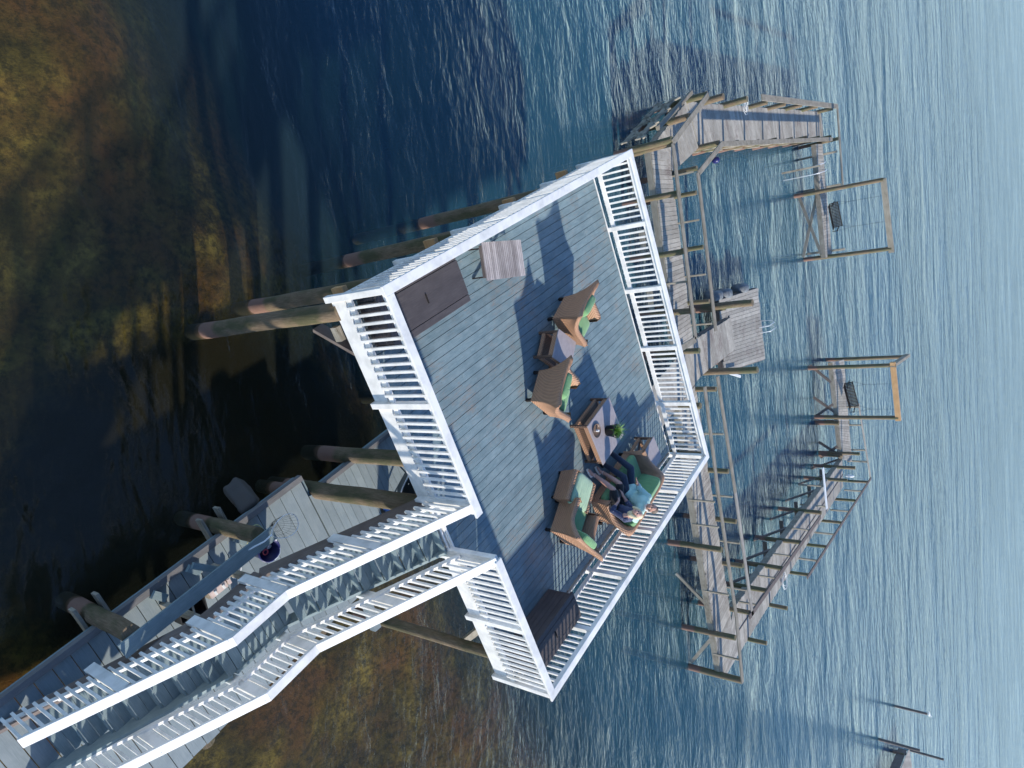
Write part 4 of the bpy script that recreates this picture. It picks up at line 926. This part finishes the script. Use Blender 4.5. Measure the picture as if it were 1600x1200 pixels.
for a_ in (ankL, ankR): b = MB(); d = Vector((-.9, .1, -.1)).normalized(); limb(b, [(a_[0]+.03, a_[1], a_[2]-.06), (a_[0]-.12, a_[1]+.01, a_[2]-.085), (a_[0]-.19, a_[1]+.015, a_[2]-.09)], [.045, .042, .034]); remesh(b, 'shoe', RUB, mn)
b = MB(); b.ell(H(0, -.028, .045), (.084, .092, .088), 18, 12, 1, Mx); b.ell(H(0, -.055, -.01), (.078, .065, .075), 16, 10, 1, Mx); hr = remesh(b, 'hair', HAIRM, mn)
b = MB(); b.tube([lp3(neck, hc, .12), lp3(neck, hc, .30)], [.078, .070], 14); b.build('collar', WH, mn)

# woman
wn = thing('person', 'blonde woman in a dark flowered top and black skirt leaning on the man', 'person', (6.2, 3.8, DK))
PW = dict(hipL=(6.30, 3.93, 4.66), hipR=(6.30, 3.74, 4.66), kneL=(5.90, 4.12, 4.70), kneR=(5.86, 3.86, 4.70), ankL=(5.72, 4.20, 4.33), ankR=(5.58, 3.90, 4.34), chest=(6.36, 3.74, 4.94), waist=(6.35, 3.80, 4.76),
          neck=(6.33, 3.68, 5.08), shL=(6.34, 3.87, 4.99), shR=(6.32, 3.56, 4.98), elL=(6.26, 4.0, 4.82), elR=(6.10, 3.50, 4.78), wrL=(6.08, 3.98, 4.79), wrR=(6.08, 3.78, 4.79), hc=(6.24, 3.66, 5.22))
b = MB(); person_core(b, PW, 1, .88); H2, Mx2 = head(b, PW['hc'], (-.78, -.42, .46), (.3, -.15, 1), .94, .92)
hand(b, PW['wrR'], (-.1, .75, -.15), (.0, .1, 1), .92, .5, .3, 1); hand(b, PW['wrL'], (-.6, .3, -.25), (.1, .1, 1), .92, .6, .3, -1)
for k in 'LR': a_ = PW['ank'+k]; limb(b, [a_, (a_[0]-.03, a_[1]-.01, a_[2]-.06), (a_[0]-.13, a_[1]-.02, a_[2]-.09)], [.034, .036, .028])
remesh(b, 'body', SKIN2, wn); face_bits(wn, H2, Mx2, .94)
FLOR = fabric('navy_flowered_top', (.022, .032, .085), speck=(.35, .38, .48)); BLK = fabric('black_skirt', (.010, .010, .012)); BLONDE = plain('blonde_hair', (.70, .58, .37), .6)
b = MB(); P = PW; limb(b, [(6.34, 3.81, 4.72), P['chest']], [.135, .15], 18); limb(b, [P['shL'], P['chest'], P['shR']], [.075, .12, .075], 14); limb(b, [P['chest'], lp3(P['chest'], P['neck'], .5)], [.10, .07]); limb(b, [P['shR'], P['elR'], lp3(P['elR'], P['wrR'], .35)], [.068, .056, .05]); limb(b, [P['shL'], P['elL']], [.068, .055]); remesh(b, 'top', FLOR, wn)
b = MB()
for k in 'LR': limb(b, [P['hip'+k], lp3(P['hip'+k], P['kne'+k], .86)], [.112, .088], 14)
limb(b, [lp3(P['hipL'], P['kneL'], .6), lp3(P['hipR'], P['kneR'], .6)], [.09, .09]); limb(b, [P['hipL'], (6.34, 3.83, 4.70), P['hipR']], [.115, .12, .115]); remesh(b, 'skirt', BLK, wn)
b = MB(); b.ell(H2(0, -.03, .045), (.082, .085, .082), 18, 12, 1, Mx2); b.ell(H2(0, -.07, -.02), (.10, .07, .11), 16, 10, 1, Mx2)
for s_ in (-1, 1): b.ell(H2(s_*.086, -.025, -.05), (.038, .055, .11), 12, 10, 1, Mx2)
b.ell(H2(-.06, -.07, -.11), (.07, .05, .08), 12, 10, 1, Mx2); remesh(b, 'hair', BLONDE, wn)
for k in 'LR':
    a_ = P['ank'+k]; b = MB(); b.tube([(a_[0]+.04, a_[1], a_[2]-.10), (a_[0]-.06, a_[1]-.012, a_[2]-.125), (a_[0]-.15, a_[1]-.02, a_[2]-.13)], [.030, .034, .030], 10); b.tube([(a_[0]-.06+.0*i, a_[1]-.01+.036*cos(i*pi/6), a_[2]-.09+.036*sin(i*pi/6)) for i in range(12)], .006, 5, closed=True)
    b.tube([(a_[0]+.038*cos(i*pi/6), a_[1]+.038*sin(i*pi/6), a_[2]-.01) for i in range(12)], .006, 5, closed=True); b.build('sandal', WPL, wn)

for o in bpy.data.objects:
    for k in ('org', 'rot'):
        if k in o: del o[k]
